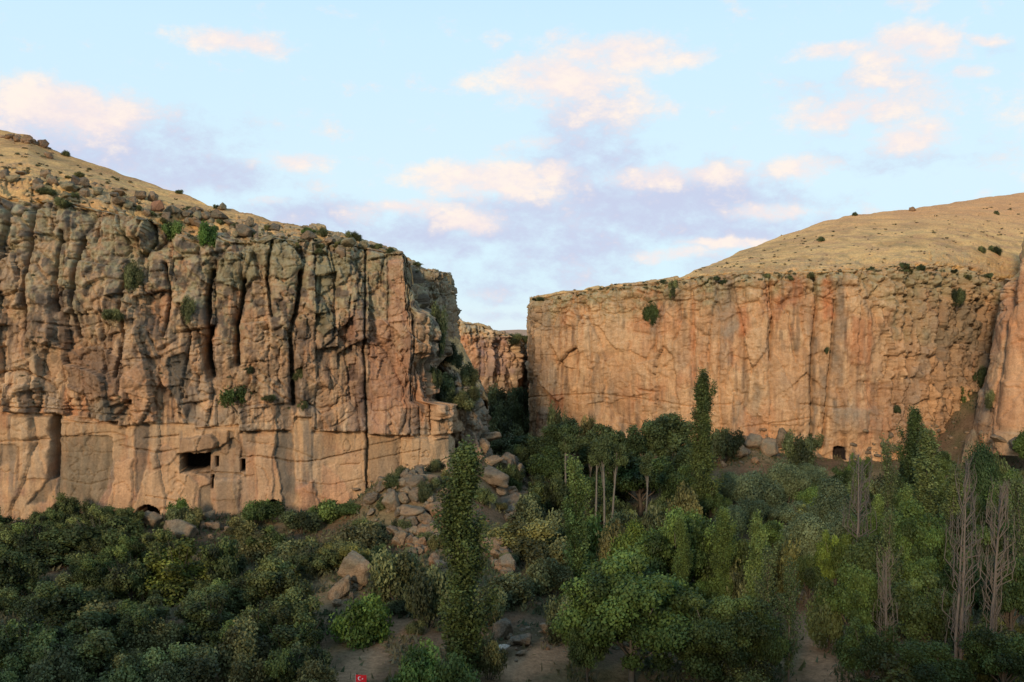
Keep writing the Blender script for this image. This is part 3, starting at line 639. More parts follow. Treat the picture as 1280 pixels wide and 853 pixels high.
# distant hills, seen through the gap
def far_hills():
    xs = np.linspace(-2600, 2600, 260); ys = np.linspace(900, 4200, 60); X, Y = np.meshgrid(xs, ys)
    Z = 30 + 24 * ss(900, 1500, Y) + 10 * fbm(X / 300, Y / 300, 91, 4) + 1.5 * fbm(X / 40, Y / 40, 95, 3)
    C = mixn(np.array([.52, .30, .19]) * np.ones(X.shape + (1,)), np.array([.34, .27, .15]), ss(-.2, .4, fbm(X / 90, Y / 60, 97, 4)))
    tag(link('distant_hills', mesh_np('distant_hills', np.stack([X, Y, Z], -1).reshape(-1, 3), gridfaces(*X.shape), M_grass, C.reshape(-1, 3), True)), kind='structure')
far_hills()
# plateau on which the viewpoint stands; it shades the valley floor at this hour
def near_plateau():
    xs = np.concatenate([np.arange(-420, 420, 6.0)]); ys = np.concatenate([np.linspace(-900, -30, 50)[:-1], np.arange(-30, 9, 2.5)]); X, Y = np.meshgrid(xs, ys)
    r = np.hypot(X, np.minimum(Y, 0))
    Z = 38.3 + .10 * np.clip(r - 8, 0, 900) * ss(1, -40, Y) + 1.6 * fbm(X / 30, Y / 30, 98, 3) * ss(8, 40, r) - 14 * ss(3, 9, Y)
    Z = Z + np.clip(-X - 60, 0, 300) * .05
    C = hill_colour(X, Y, Z, X, Y)
    tag(link('near_plateau', mesh_np('near_plateau', np.stack([X, Y, Z], -1).reshape(-1, 3), gridfaces(*X.shape), M_grass, C.reshape(-1, 3), True)), kind='structure')
near_plateau()

# ------------------------------------------------------------------ plant and boulder prototypes (mesh data shared by copies)
def tube(pts, rad, n=5):
    """tapered tube through pts -> (V, F)"""
    pts = np.asarray(pts, float); k = len(pts)
    tg = np.gradient(pts, axis=0); tg /= np.linalg.norm(tg, axis=1)[:, None] + 1e-9
    ref = np.where(np.abs(tg[:, :1]) > .8, np.array([[0, 1., 0]]), np.array([[1., 0, 0]]))
    u = np.cross(tg, ref); u /= np.linalg.norm(u, axis=1)[:, None] + 1e-9; w = np.cross(tg, u)
    a = np.arange(n) / n * 2 * math.pi
    V = pts[:, None] + np.asarray(rad)[:, None, None] * (u[:, None] * np.cos(a)[None, :, None] + w[:, None] * np.sin(a)[None, :, None])
    F = []
    for i in range(k - 1):
        for j in range(n):
            F.append((i * n + j, i * n + (j + 1) % n, (i + 1) * n + (j + 1) % n, (i + 1) * n + j))
    return V.reshape(-1, 3), np.array(F)
def join(parts):
    Vs, Fs, o = [], [], 0
    for V, F_ in parts: Vs.append(V); Fs.append(F_ + o); o += len(V)
    return np.concatenate(Vs), np.concatenate(Fs)
def wob(p0, p1, k, amt, r):
    t = np.linspace(0, 1, k)[:, None]; p = np.array(p0) * (1 - t) + np.array(p1) * t
    n = r.normal(0, amt, (k, 3)) * np.sin(t * math.pi * .9); return p + np.cumsum(n, 0) * .5

def leaves(centers, radii, count, size, r, base, tip, hvar=.35, flat=.5, squash=(1, 1, 1), up=.25, hue=.10, shellp=.45):
    """count leaf sprays spread through the clumps; denser towards each clump's rim"""
    centers = np.asarray(centers, float); radii = np.asarray(radii, float)
    w = radii ** 2; idx = r.choice(len(radii), count, p=w / w.sum())
    d = r.normal(size=(count, 3)); d /= np.linalg.norm(d, axis=1)[:, None]
    rr = r.random(count) ** shellp * (1 + .18 * r.normal(size=count))
    P = centers[idx] + d * (radii[idx] * rr)[:, None] * np.array(squash)
    nrm = d * flat + r.normal(size=(count, 3)) * .55 + np.array([0, 0, up]); nrm /= np.linalg.norm(nrm, axis=1)[:, None]
    a = r.normal(size=(count, 3)); u = np.cross(nrm, a); u /= np.linalg.norm(u, axis=1)[:, None]; v = np.cross(nrm, u)
    s = size * (.55 + .9 * r.random(count))[:, None]
    e = (.5 + .3 * r.random(count))[:, None]
    bend = nrm * s * .25
    V = np.stack([P - u * s, P - v * s * e + bend, P + u * s, P + v * s * e + bend], 1).reshape(-1, 3)
    F_ = np.arange(count * 4).reshape(-1, 4)
    ch = r.normal(size=len(radii)) * hue                                  # each clump has its own tone
    k = np.clip(r.random(count) * .6 + .25 + ch[idx] * 2, 0, 1)[:, None]
    C = (np.asarray(base) * (1 - k) + np.asarray(tip) * k) * np.array([1.10, 1.08, .98])
    C = C * (1 + hvar * (r.random((count, 1)) - .5)) * (1 + ch[idx] * .8)[:, None]
    return V, F_, np.repeat(np.clip(C, .004, .6), 4, 0)

G1, G1t = (.036, .054, .017), (.085, .120, .036)
PROTO = {}
def mk(kind, crown, wood, bark, H, Wd, cname='crown', wname='trunk'):
    V, F_, C = crown if crown else (None, None, None)
    ms = []
    if crown: ms.append((cname, mesh_np(cname + '_leaves', V, F_, M_leaf, C)))
    if wood: Vw, Fw = join(wood); ms.append((wname, mesh_np(wname + '_wood', Vw, Fw, bark, None, True)))
    PROTO.setdefault(kind, []).append((ms, H, Wd))

def clump_cloud(n, rx, rz, cz, r, rmin, rmax, dens=.55, bottom=-.6):
    c = []; q = []
    while len(c) < n:
        d = r.normal(size=3); d /= np.linalg.norm(d); k = r.random() ** dens
        if d[2] < bottom: continue
        asym = 1 + .16 * math.sin(3 * math.atan2(d[1], d[0]) + rx) + .10 * math.sin(5 * math.atan2(d[1], d[0]))
        c.append((d[0] * rx * k * asym, d[1] * rx * k * asym, cz + d[2] * rz * k)); q.append(rmin + (rmax - rmin) * r.random())
    return np.array(c), np.array(q)

for i in range(4):                                                        # broad spreading trees
    r = np.random.default_rng(100 + i); rx = 4.6
    c, q = clump_cloud(34, rx * .80, 3.3, 5.2, r, .75, 1.65)
    lv = leaves(c, q, 24000, .145, r, G1, G1t, squash=(1, 1, .8), hue=.16)
    wd = [tube(wob((0, 0, -.6), (r.normal() * .4, r.normal() * .4, 4.5), 7, .10, r), np.linspace(.30, .16, 7))]
    for j in r.choice(len(c), 16, replace=False): wd.append(tube(wob((0, 0, 1.4 + 2 * r.random()), c[j], 6, .16, r), np.linspace(.13, .03, 6), 4))
    mk('broad', lv, wd, M_bark, 8.9, 10.2)
for i in range(6):                                                        # thicket bushes, leafy down to the ground
    r = np.random.default_rng(150 + i)
    rx, rz = [(2.2, 2.5), (3.0, 1.7), (2.6, 2.1), (1.9, 2.9), (2.9, 2.2), (2.4, 1.8)][i]; c, q = clump_cloud(46, rx, rz, 2.3, r, .32, 1.1, bottom=-.85)
    lv = leaves(c, q, 15000, .125, r, (.042, .052, .019), (.098, .115, .040), hue=.26, flat=.8)
    wd = [tube(wob((r.normal() * .2, r.normal() * .2, -.4), c[j], 5, .12, r), np.linspace(.10, .02, 5), 4) for j in r.choice(len(c), 10, replace=False)]
    for j in range(14 if i % 2 else 3): a = r.random() * 6.28; wd.append(tube(wob((0, 0, .5), (math.cos(a) * rx * (.5 + .6 * r.random()), math.sin(a) * rx * (.5 + .6 * r.random()), 2.3 + rz * (.8 + .5 * r.random())), 6, .14, r), np.linspace(.05, .008, 6), 3))
    mk('bush', lv, wd, M_bark, 2.5 + rz + .35, rx * 2 + 1.1)
for i in range(2):                                                        # the big foreground trees
    r = np.random.default_rng(180 + i)
    c, q = clump_cloud(85, 6.6, 4.9, 7.2, r, .85, 1.9, bottom=-.9)
    lv = leaves(c, q, 62000, .16, r, G1, G1t, squash=(1, 1, .8), hue=.18, flat=.8)
    wd = [tube(wob((0, 0, -.6), (r.normal() * .4, r.normal() * .4, 7), 8, .14, r), np.linspace(.36, .16, 8))]
    for j in r.choice(len(c), 30, replace=False): wd.append(tube(wob((0, 0, 1.4 + 4 * r.random()), c[j], 6, .2, r), np.linspace(.14, .03, 6), 4))
    mk('bigtree', lv, wd, M_pale, 13.0, 15.2)
for i in range(5):                                                        # scrub
    r = np.random.default_rng(200 + i)
    c, q = clump_cloud(20, 1.9, 1.25, 1.25, r, .38, .95, bottom=-.8)
    lv = leaves(c, q, 8200, .105, r, (.055, .065, .03), (.12, .135, .06), hue=.20)
    wd = [tube(wob((r.normal() * .15, r.normal() * .15, -.3), c[j] * np.array([1, 1, .95]), 5, .1, r), np.linspace(.06, .015, 5), 4) for j in r.choice(len(c), 10, replace=False)]
    mk('shrub', lv, wd, M_bark, 2.75, 4.6, 'foliage', 'stem')
for i in range(4):                                                        # willows and oleasters: silvery puffs
    r = np.random.default_rng(300 + i)
    c, q = clump_cloud(17, 3.3, 2.8, 4.6, r, 1.15, 2.0, bottom=-.5)
    lv = leaves(c, q, 19000, .13, r, (.058, .082, .042), (.130, .165, .088), hue=.10, flat=1.1, shellp=.3)
    wd = [tube(wob((0, 0, -.6), (r.normal() * .4, r.normal() * .4, 4), 7, .14, r), np.linspace(.26, .14, 7))]
    for j in range(8): wd.append(tube(wob((0, 0, 1.5), c[j], 5, .15, r), np.linspace(.12, .04, 5), 4))
    mk('willow', lv, wd, M_bark, 8.8, 9.6)
def poplar(i, H, Wd, n, size, base, tip, bare, wood_mat, kind, nb=30, ragged=.16):
    r = np.random.default_rng(400 + i); c = []; q = []; wd = []
    wd.append(tube(wob((0, 0, -.6), (0, 0, H * .97), 10, .05, r), np.linspace(H * .012, .03, 10), 5))
    for k in range(nb):
        t = bare + (1 - bare) * (k + r.random()) / nb; a = r.random() * 6.28
        prof = Wd * .5 * min(1, (1 - t) * 3.2 + .10) * min(1, .45 + (t - bare) * 3.0) * (1 + ragged * r.normal())
        z0 = H * t * .93; ln = H * (.10 + .08 * r.random()); zt = min(H * (.99), z0 + ln)
        p1 = np.array([math.cos(a) * prof * .75, math.sin(a) * prof * .75, zt])
        wd.append(tube(wob((0, 0, z0 - ln * .3), p1, 5, .05, r), np.linspace(.05, .012, 5), 3))
        for u in np.linspace(.25, 1, 5):
            c.append(np.array([0, 0, z0 - ln * .3]) * (1 - u) + p1 * u + r.normal(size=3) * .12); q.append((.36 + .44 * r.random()) * Wd / 4 * (1.25 - .3 * u))
    lv = leaves(c, q, n, size, r, base, tip, squash=(1.1, 1.1, 2.3), hue=.15, up=.1, flat=.7)
    mk(kind, lv, wd, wood_mat, H, Wd)
for i in range(3): poplar(i, 24, 4.3, 33000, .13, (.040, .056, .018), (.095, .125, .038), .03, M_pale, 'poplar', 44, .34)
for i in range(3): poplar(10 + i, 15, 2.9, 11000, .11, (.065, .088, .030), (.14, .175, .062), .14, M_pale, 'light_poplar', 30, .3)
for i in range(3): poplar(20 + i, 14, 3.2, 4200, .12, (.05, .07, .028), (.11, .14, .055), .10, M_dead, 'thin_poplar', 40, .45)
for i in range(3):                                                        # dead, bare poplars
    r = np.random.default_rng(500 + i); H = 20; wd = []; 
    for s_ in range(2):
        wd.append(tube(wob((s_ * .5, 0, -.6), (s_ * .3 - .2, .2 * s_, H * (1 - .2 * s_)), 10, .09, r), np.linspace(.20, .03, 10), 5))
    for k in range(70):
        t = .06 + .86 * r.random(); a = r.random() * 6.28; rad = 1.5 * math.sin(math.pi * (.12 + .80 * t)) ** .7 * (.3 + .8 * r.random()); z0 = H * t; ln = 1.6 + 3.4 * r.random()
        mid = (math.cos(a) * rad, math.sin(a) * rad, z0 + ln * .4); top = (math.cos(a) * rad * .9, math.sin(a) * rad * .9, min(H, z0 + ln))
        P_ = np.array([(0, 0, z0), mid, ((mid[0] + top[0]) / 2 + r.normal() * .1, (mid[1] + top[1]) / 2 + r.normal() * .1, (mid[2] + top[2]) / 2), top])
        wd.append(tube(P_, [.055, .045, .03, .012], 3))
        for m in range(7):
            b = P_[1] + (P_[3] - P_[1]) * r.random(); e_ = b + np.array([r.normal() * .28, r.normal() * .28, .4 + .9 * r.random()])
            wd.append(tube([b, (b + e_) / 2 + r.normal(size=3) * .05, e_], [.016, .011, .006], 3))
    mk('dead_poplar', None, wd, M_dead, 20, 2.6)
for i in range(4):                                                        # grove trees: tall pale trunk, crown on the upper half
    r = np.random.default_rng(600 + i)
    c, q = clump_cloud(30, 2.5, 4.2, 9.6, r, .7, 1.35, bottom=-.75)
    lv = leaves(c, q, 15000, .16, r, (.035, .052, .022), (.082, .11, .042), squash=(1, 1, .9), hue=.15)
    wd = [tube(wob((0, 0, -.6), (.3, 0, 12), 9, .10, r), np.linspace(.17, .05, 9))]
    for j in r.choice(len(c), 12, replace=False): wd.append(tube(wob((0, 0, 4 + 4 * r.random()), c[j], 5, .12, r), np.linspace(.07, .02, 5), 4))
    mk('grove', lv, wd, M_pale, 14.4, 6.6)

for i in range(3):                                                        # bare trunked grove trees
    r = np.random.default_rng(660 + i)
    c, q = clump_cloud(14, 1.3, 2.2, 13.0, r, .6, 1.0, bottom=-.75)
    lv = leaves(c, q, 6000, .15, r, (.035, .052, .022), (.082, .11, .042), hue=.15)
    wd = [tube(wob((0, 0, -.6), (.3, 0, 14), 9, .10, r), np.linspace(.26, .12, 9))]
    for j in range(9): wd.append(tube(wob((.2, 0, 7 + 5 * r.random()), c[j], 5, .12, r), np.linspace(.08, .02, 5), 4))
    mk('trunked', lv, wd, M_pale, 15.8, 3.9)

def rock_proto(i, sub=4, elong=(1, 1, 1), face=.28):
    r = np.random.default_rng(800 + i); bm = __import__('bmesh').new()
    import bmesh
    bmesh.ops.create_icosphere(bm, subdivisions=sub, radius=1)
    V = np.array([v.co[:] for v in bm.verts]); Fc = np.array([[v.index for v in f.verts] for f in bm.faces]); bm.free()
    n = r.normal(size=(24, 3)); n /= np.linalg.norm(n, axis=1)[:, None]; off = .56 + .34 * r.random(24)
    k = V @ n.T; s = np.min(np.where(k > .05, off / np.maximum(k, .05), 9), 1); s = np.minimum(s, 1.12)
    V = V * s[:, None]
    nz = fbm(V[:, 0] * 2.3 + i * 7, V[:, 1] * 2.3 + V[:, 2] * 1.7, 810 + i, 4) * .08 + fbm(V[:, 1] * 6 + i, V[:, 2] * 6 + V[:, 0] * 5, 820 + i, 4) * .08
    V = V * (1 + nz)[:, None] * np.array(elong)
    C = np.ones((len(V), 3)) * np.array([.40, .30, .21]); g = fbm(V[:, 0] * 3 + i, V[:, 1] * 3 + V[:, 2] * 2, 830 + i, 4)
    C = mixn(C, np.array([.30, .27, .21]), ss(-.1, .4, g + .3 * V[:, 2])); C = mixn(C, np.array([.14, .11, .09]), .6 * ss(.2, .6, fbm(V[:, 2] * 4 + i, V[:, 0] * 5 + V[:, 1], 840 + i, 3)))
    return mesh_np('boulder_stone', V, Fc, M_boulder, C)
ROCKS = [rock_proto(i, 4, e) for i, e in enumerate([(1, 1, 1), (1.25, .9, .8), (.9, 1, 1.2), (1.35, 1, .6), (1, 1.1, .85), (1.1, .8, 1.05), (1.5, 1.1, .5), (.8, .9, 1.1)])]

# ------------------------------------------------------------------ placing
KINDNAME = dict(bush='bushy_tree', bigtree='broadleaf_tree', trunked='slender_tree', broad='broadleaf_tree', shrub='shrub', willow='willow_tree', poplar='poplar_tree', light_poplar='poplar_tree', thin_poplar='poplar_tree', dead_poplar='dead_poplar', grove='slender_tree')
CNT = {}
ORD = ['first', 'second', 'third', 'fourth', 'fifth', 'sixth', 'seventh', 'eighth', 'ninth', 'tenth', 'eleventh', 'twelfth', 'thirteenth', 'fourteenth', 'fifteenth', 'sixteenth', 'seventeenth', 'eighteenth', 'nineteenth', 'twentieth'] + ['twenty-' + k for k in ('first', 'second', 'third', 'fourth', 'fifth', 'sixth', 'seventh', 'eighth', 'ninth')] + ['thirtieth'] + ['thirty-' + k for k in ('first', 'second', 'third', 'fourth', 'fifth', 'sixth', 'seventh', 'eighth', 'ninth')] + ['fortieth']
def number(objs, noun, place, rows=('front', 'second', 'third', 'back')):
    """labels of look-alikes: counted from the left within the row they stand in"""
    objs = sorted([o for o in objs if o], key=lambda o: o.location.y); n = len(objs); k = min(len(rows), max(1, (n + 7) // 8)); 
    for j in range(k):
        part = sorted(objs[j * n // k:(j + 1) * n // k], key=lambda o: o.location.x / o.location.y)
        rn = (rows[:k - 1] + rows[-1:])[j] if k > 1 else None
        for i, o in enumerate(part): o['label'] = f"{ORD[i]} {noun} from the left" + (f" in the {rn} row" if rn else '') + f" {place}"
PEB = []; TUFT = []
def tint(c, j=.0): return (c[0] * (1 + j * (random.random() - .5)), c[1] * (1 + j * (random.random() - .5)), c[2] * (1 + j * (random.random() - .5)), 1)
def plant(kind, loc, h, w, label, group=None, color=(1, 1, 1), var=None, tilt=.03):
    i = CNT.get(kind, 0); CNT[kind] = i + 1
    ms, H, Wd = PROTO[kind][(i if var is None else var) % len(PROTO[kind])]
    nm = KINDNAME[kind]
    o = bpy.data.objects.new(nm, None); col.objects.link(o); o.location = loc
    o.rotation_euler = (random.gauss(0, tilt), random.gauss(0, tilt), random.random() * 6.28)
    s = w / Wd; o.scale = (s, s * random.uniform(.9, 1.1), h / H); o.empty_display_size = .3
    tag(o, label, 'shrub' if kind == 'shrub' else ('dead tree' if kind == 'dead_poplar' else 'tree'), group)
    for pn, me in ms:
        ch = bpy.data.objects.new(pn, me); col.objects.link(ch); ch.parent = o
        ch.color = tint(color) if pn in ('crown', 'foliage') else (1, 1, 1, 1)
    return o
def put(kind, px, ptop, wpx, Y, label, group=None, color=(1, 1, 1), var=None, z=None):
    x = (px - CXP) / FP * Y; zt = CAMZ - (ptop - CYP) / FP * Y
    z0 = float(ground(x, Y)) if z is None else z
    h = max(zt - z0, 1.0); return plant(kind, (x, Y, z0 - .05), h, wpx / FP * Y, label, group, color, var)
def rock(px, py, wpx, Y, label, group=None, color=(1, 1, 1), hpx=None, proto=None, dz=0, name='boulder'):
    p = wpt(px, py, Y); s = wpx / FP * Y / 2.1; i = CNT.get('rock', 0); CNT['rock'] = i + 1
    o = bpy.data.objects.new(name, ROCKS[(i if proto is None else proto) % len(ROCKS)]); col.objects.link(o)
    o.location = p + Vector((0, 0, dz)); o.rotation_euler = (random.gauss(0, .25), random.gauss(0, .25), random.random() * 6.28)
    sz = s if hpx is None else hpx / FP * Y / 1.8
    o.scale = (s, s, sz); o.color = (*color, 1); tag(o, label, 'boulder' if name == 'boulder' else 'rock', group); return o
DK, MD, LT, YL, OL, BR, DR = (.72, .80, .80), (1, 1, 1), (1.15, 1.25, 1.05), (1.45, 1.42, .85), (1.25, 1.2, 1.15), (1.35, 1.12, .98), (1.5, 1.25, 1.05)
exec_list = [
 # kind, px, top row, width px, distance, label, colour
 ('poplar', 582, 560, 72, 112, 'tall dark green poplar in front of the boulder heap, its column hiding the canyon corner', MD),
 ('poplar', 878, 468, 38, 205, 'tall slim dark poplar standing before the right cliff, highest tree against the rock', MD),
 ('light_poplar', 722, 578, 36, 152, 'small pale green poplar with a white trunk in front of the dark grove', LT),
 ('poplar', 1136, 514, 34, 190, 'dark narrow poplar right of the cliff doorway, rising above its neighbours', DK),
 ('thin_poplar', 1112, 552, 26, 178, 'thin poplar with gaps in its leaves just left of the dark narrow poplar', MD),
 ('light_poplar', 1166, 540, 44, 172, 'broad pale green poplar with grey stems just right of the dark narrow poplar', MD),
 ('light_poplar', 1190, 585, 34, 165, 'lower pale poplar beside the gully, between the broad pale poplar and the tall dead one', MD),
 ('dead_poplar', 1072, 568, 34, 150, 'grey leafless poplar with upright branches below the cliff doorway', MD),
 ('dead_poplar', 1200, 578, 40, 112, 'tallest dead poplar, brown leafless column near the right edge', MD),
 ('dead_poplar', 1238, 606, 32, 118, 'second dead poplar, thinner bare column nearest the right edge', MD),
 ('dead_poplar', 1108, 688, 24, 112, 'bare grey poplar stem standing among green trees right of the brown clearing', MD),
 ('thin_poplar', 1110, 640, 30, 128, 'half bare poplar with sparse leaves behind the bare grey stem', MD),
 ('thin_poplar', 1278, 600, 34, 135, 'half bare poplar cut by the right edge of the picture', MD),
 ('poplar', 853, 650, 26, 132, 'narrow green poplar rising from behind the big round tree, left one of a pair', LT),
 ('poplar', 905, 640, 32, 134, 'narrow green poplar rising from behind the big round tree, right one of a pair', LT),
 ('light_poplar', 943, 648, 28, 130, 'yellowish poplar left of the brown clearing, its tip standing free', LT),
 ('thin_poplar', 960, 690, 34, 120, 'thin leafy poplar with a pale stem left of the brown clearing', MD),
 ('thin_poplar', 986, 700, 30, 116, 'thin dark poplar standing right at the edge of the brown clearing', DK),
 ('willow', 1229, 546, 56, 190, 'compact very dark tree with a domed top under the near right buttress', (.45, .62, .42)),
 # silvery trees
 ('willow', 946, 578, 84, 205, 'silvery rounded willow left of the two others below the cliff blocks', MD),
 ('willow', 985, 566, 70, 215, 'silvery willow directly below the blocks of the right cliff foot', OL),
 ('willow', 1042, 592, 88, 185, 'grey green willow below the cliff doorway', MD),
 ('willow', 1000, 636, 84, 160, 'grey green willow in the second row, above the brown clearing', OL),
 ('willow', 912, 622, 60, 185, 'small dark willow between the round trees and the silvery ones', DK),
 ('willow', 1062, 620, 70, 172, 'leaning silvery willow behind the leafless grey poplar', MD),
 ('willow', 905, 592, 50, 225, 'dusky willow at the foot of the tall slim poplar', DK),
 # dark grove
 ('grove', 650, 540, 46, 262, 'dark tree at the left end of the grove before the canyon mouth', DK),
 ('grove', 678, 530, 48, 250, 'dark grove tree just left of the first pale trunk', DK),
 ('grove', 708, 520, 50, 245, 'grove tree with one pale trunk, under the rust red patch of the cliff', DK),
 ('grove', 738, 530, 46, 240, 'slender grove tree left of the pair of close pale trunks', MD),
 ('grove', 762, 518, 52, 236, 'grove tree with a long bare trunk beside its twin trunk', MD),
 ('grove', 788, 526, 50, 234, 'round headed grove tree in the middle of the dark grove', DK),
 ('grove', 812, 516, 54, 236, 'grove tree just left of the tallest crown of the grove', MD),
 ('grove', 838, 506, 66, 238, 'tallest crown of the dark grove, left of the tall slim poplar', MD),
 ('grove', 862, 540, 44, 228, 'lowest grove tree tucked beside the tall slim poplar', DK),
 ('broad', 800, 560, 110, 222, 'wide dark tree filling the shadowed foot of the grove', DK),
 ('broad', 690, 560, 80, 232, 'dark rounded tree low at the left foot of the grove', DK),
 ('broad', 852, 575, 80, 215, 'dark bushy tree low at the right foot of the grove', DK),
 ('broad', 735, 590, 70, 214, 'dark bushy tree behind the three close pale trunks', DK),
 ('trunked', 708, 538, 26, 226, 'pale bare trunk with a small crown in the left half of the grove', MD),
 ('trunked', 745, 545, 26, 200, 'pale bare trunk in the grove, left one of three close together', MD),
 ('trunked', 756, 540, 24, 197, 'pale bare trunk in the grove, middle one of three close together', MD),
 ('trunked', 764, 548, 24, 199, 'pale bare trunk in the grove, right one of three close together', MD),
 ('trunked', 806, 560, 24, 200, 'leaning dim trunk under the tallest crowns of the grove', MD),
 # foreground right
 ('bigtree', 790, 690, 190, 116, 'largest round green tree in the foreground, right of the brown path', LT),
 ('bigtree', 890, 735, 150, 113, 'dark green tree against the right side of the largest round tree', MD),
 ('bigtree', 850, 628, 130, 142, 'broad green tree behind the largest round tree', LT),
 ('broad', 905, 652, 90, 138, 'green tree between the two narrow poplars', MD),
 ('broad', 800, 655, 90, 146, 'light green tree top left behind the largest round tree', YL),
 ('broad', 735, 762, 70, 114, 'small leafy tree on the left flank of the largest round tree', MD),
 ('broad', 1065, 700, 86, 126, 'green tree on the right bank of the brown clearing', LT),
 ('broad', 1095, 660, 96, 140, 'green tree behind the bank of the brown clearing', MD),
 ('broad', 1140, 630, 110, 152, 'light green tree below the broad pale poplar', LT),
 ('broad', 1150, 712, 120, 120, 'green tree between the bare grey stem and the tallest dead poplar', MD),
 ('broad', 1262, 690, 100, 124, 'dark green tree at the right edge behind the second dead poplar', DK),
 ('broad', 1215, 640, 100, 150, 'mid green tree behind the tallest dead poplar', MD),
 ('broad', 1262, 590, 80, 178, 'olive green tree at the right edge under the near buttress', LT),
 ('broad', 1085, 770, 90, 112, 'dark tree in the lower right beside the clearing', DK),
 ('broad', 1165, 800, 110, 108, 'dark tree along the lower edge below the tallest dead poplar', DK),
 ('broad', 1255, 780, 110, 108, 'very dark tree in the lower right corner', DK),
 ('broad', 960, 770, 60, 112, 'small dark tree at the lower left of the brown clearing', DK),
 ('broad', 1045, 660, 60, 150, 'yellowish green small tree above the clearing', YL),
 ('broad', 1010, 690, 50, 148, 'small round green tree at the head of the clearing', MD),
 # left mass
 ('bush', 60, 662, 96, 168, 'dark tree at the foot of the left cliff, first from the left edge', DK),
 ('bush', 128, 646, 104, 172, 'dark broad tree at the foot of the left cliff, left of the arched cave', DK),
 ('bush', 10, 684, 72, 150, 'dark tree cut by the left edge of the picture', DK),
 ('bush', 222, 674, 88, 150, 'yellow green tree below the pair of big boulders', YL),
 ('bush', 278, 670, 72, 152, 'dark green tree just right of the yellow green one', DK),
 ('bush', 165, 694, 64, 148, 'dusky green tree just left of the yellow green one', MD),
 ('bush', 345, 694, 80, 142, 'olive green tree left of the pale rock outcrop', OL),
 ('bush', 400, 684, 64, 150, 'olive tree directly left of the pale rock outcrop', MD),
 ('bush', 75, 729, 96, 132, 'dark green tree in the left thicket, second row', DK),
 ('bush', 262, 739, 72, 128, 'dark bushy tree in the middle of the left thicket', DK),
 ('bush', 370, 739, 88, 126, 'grey green tree left of the bright round bush', MD),
 ('bush', 25, 769, 96, 114, 'green tree in the lower left corner', LT),
 ('bush', 110, 784, 88, 112, 'mid green tree along the lower edge, second from the left corner', MD),
 ('bush', 355, 806, 72, 109, 'grass green bushy tree on the lower edge left of the path', LT),
 ('bush', 175, 759, 64, 122, 'dark tree left of the white rock in the thicket', DK),
]
for k, px, pt, w, Y, lab, c in exec_list: put(k, px, pt, w, Y, lab, None, c)

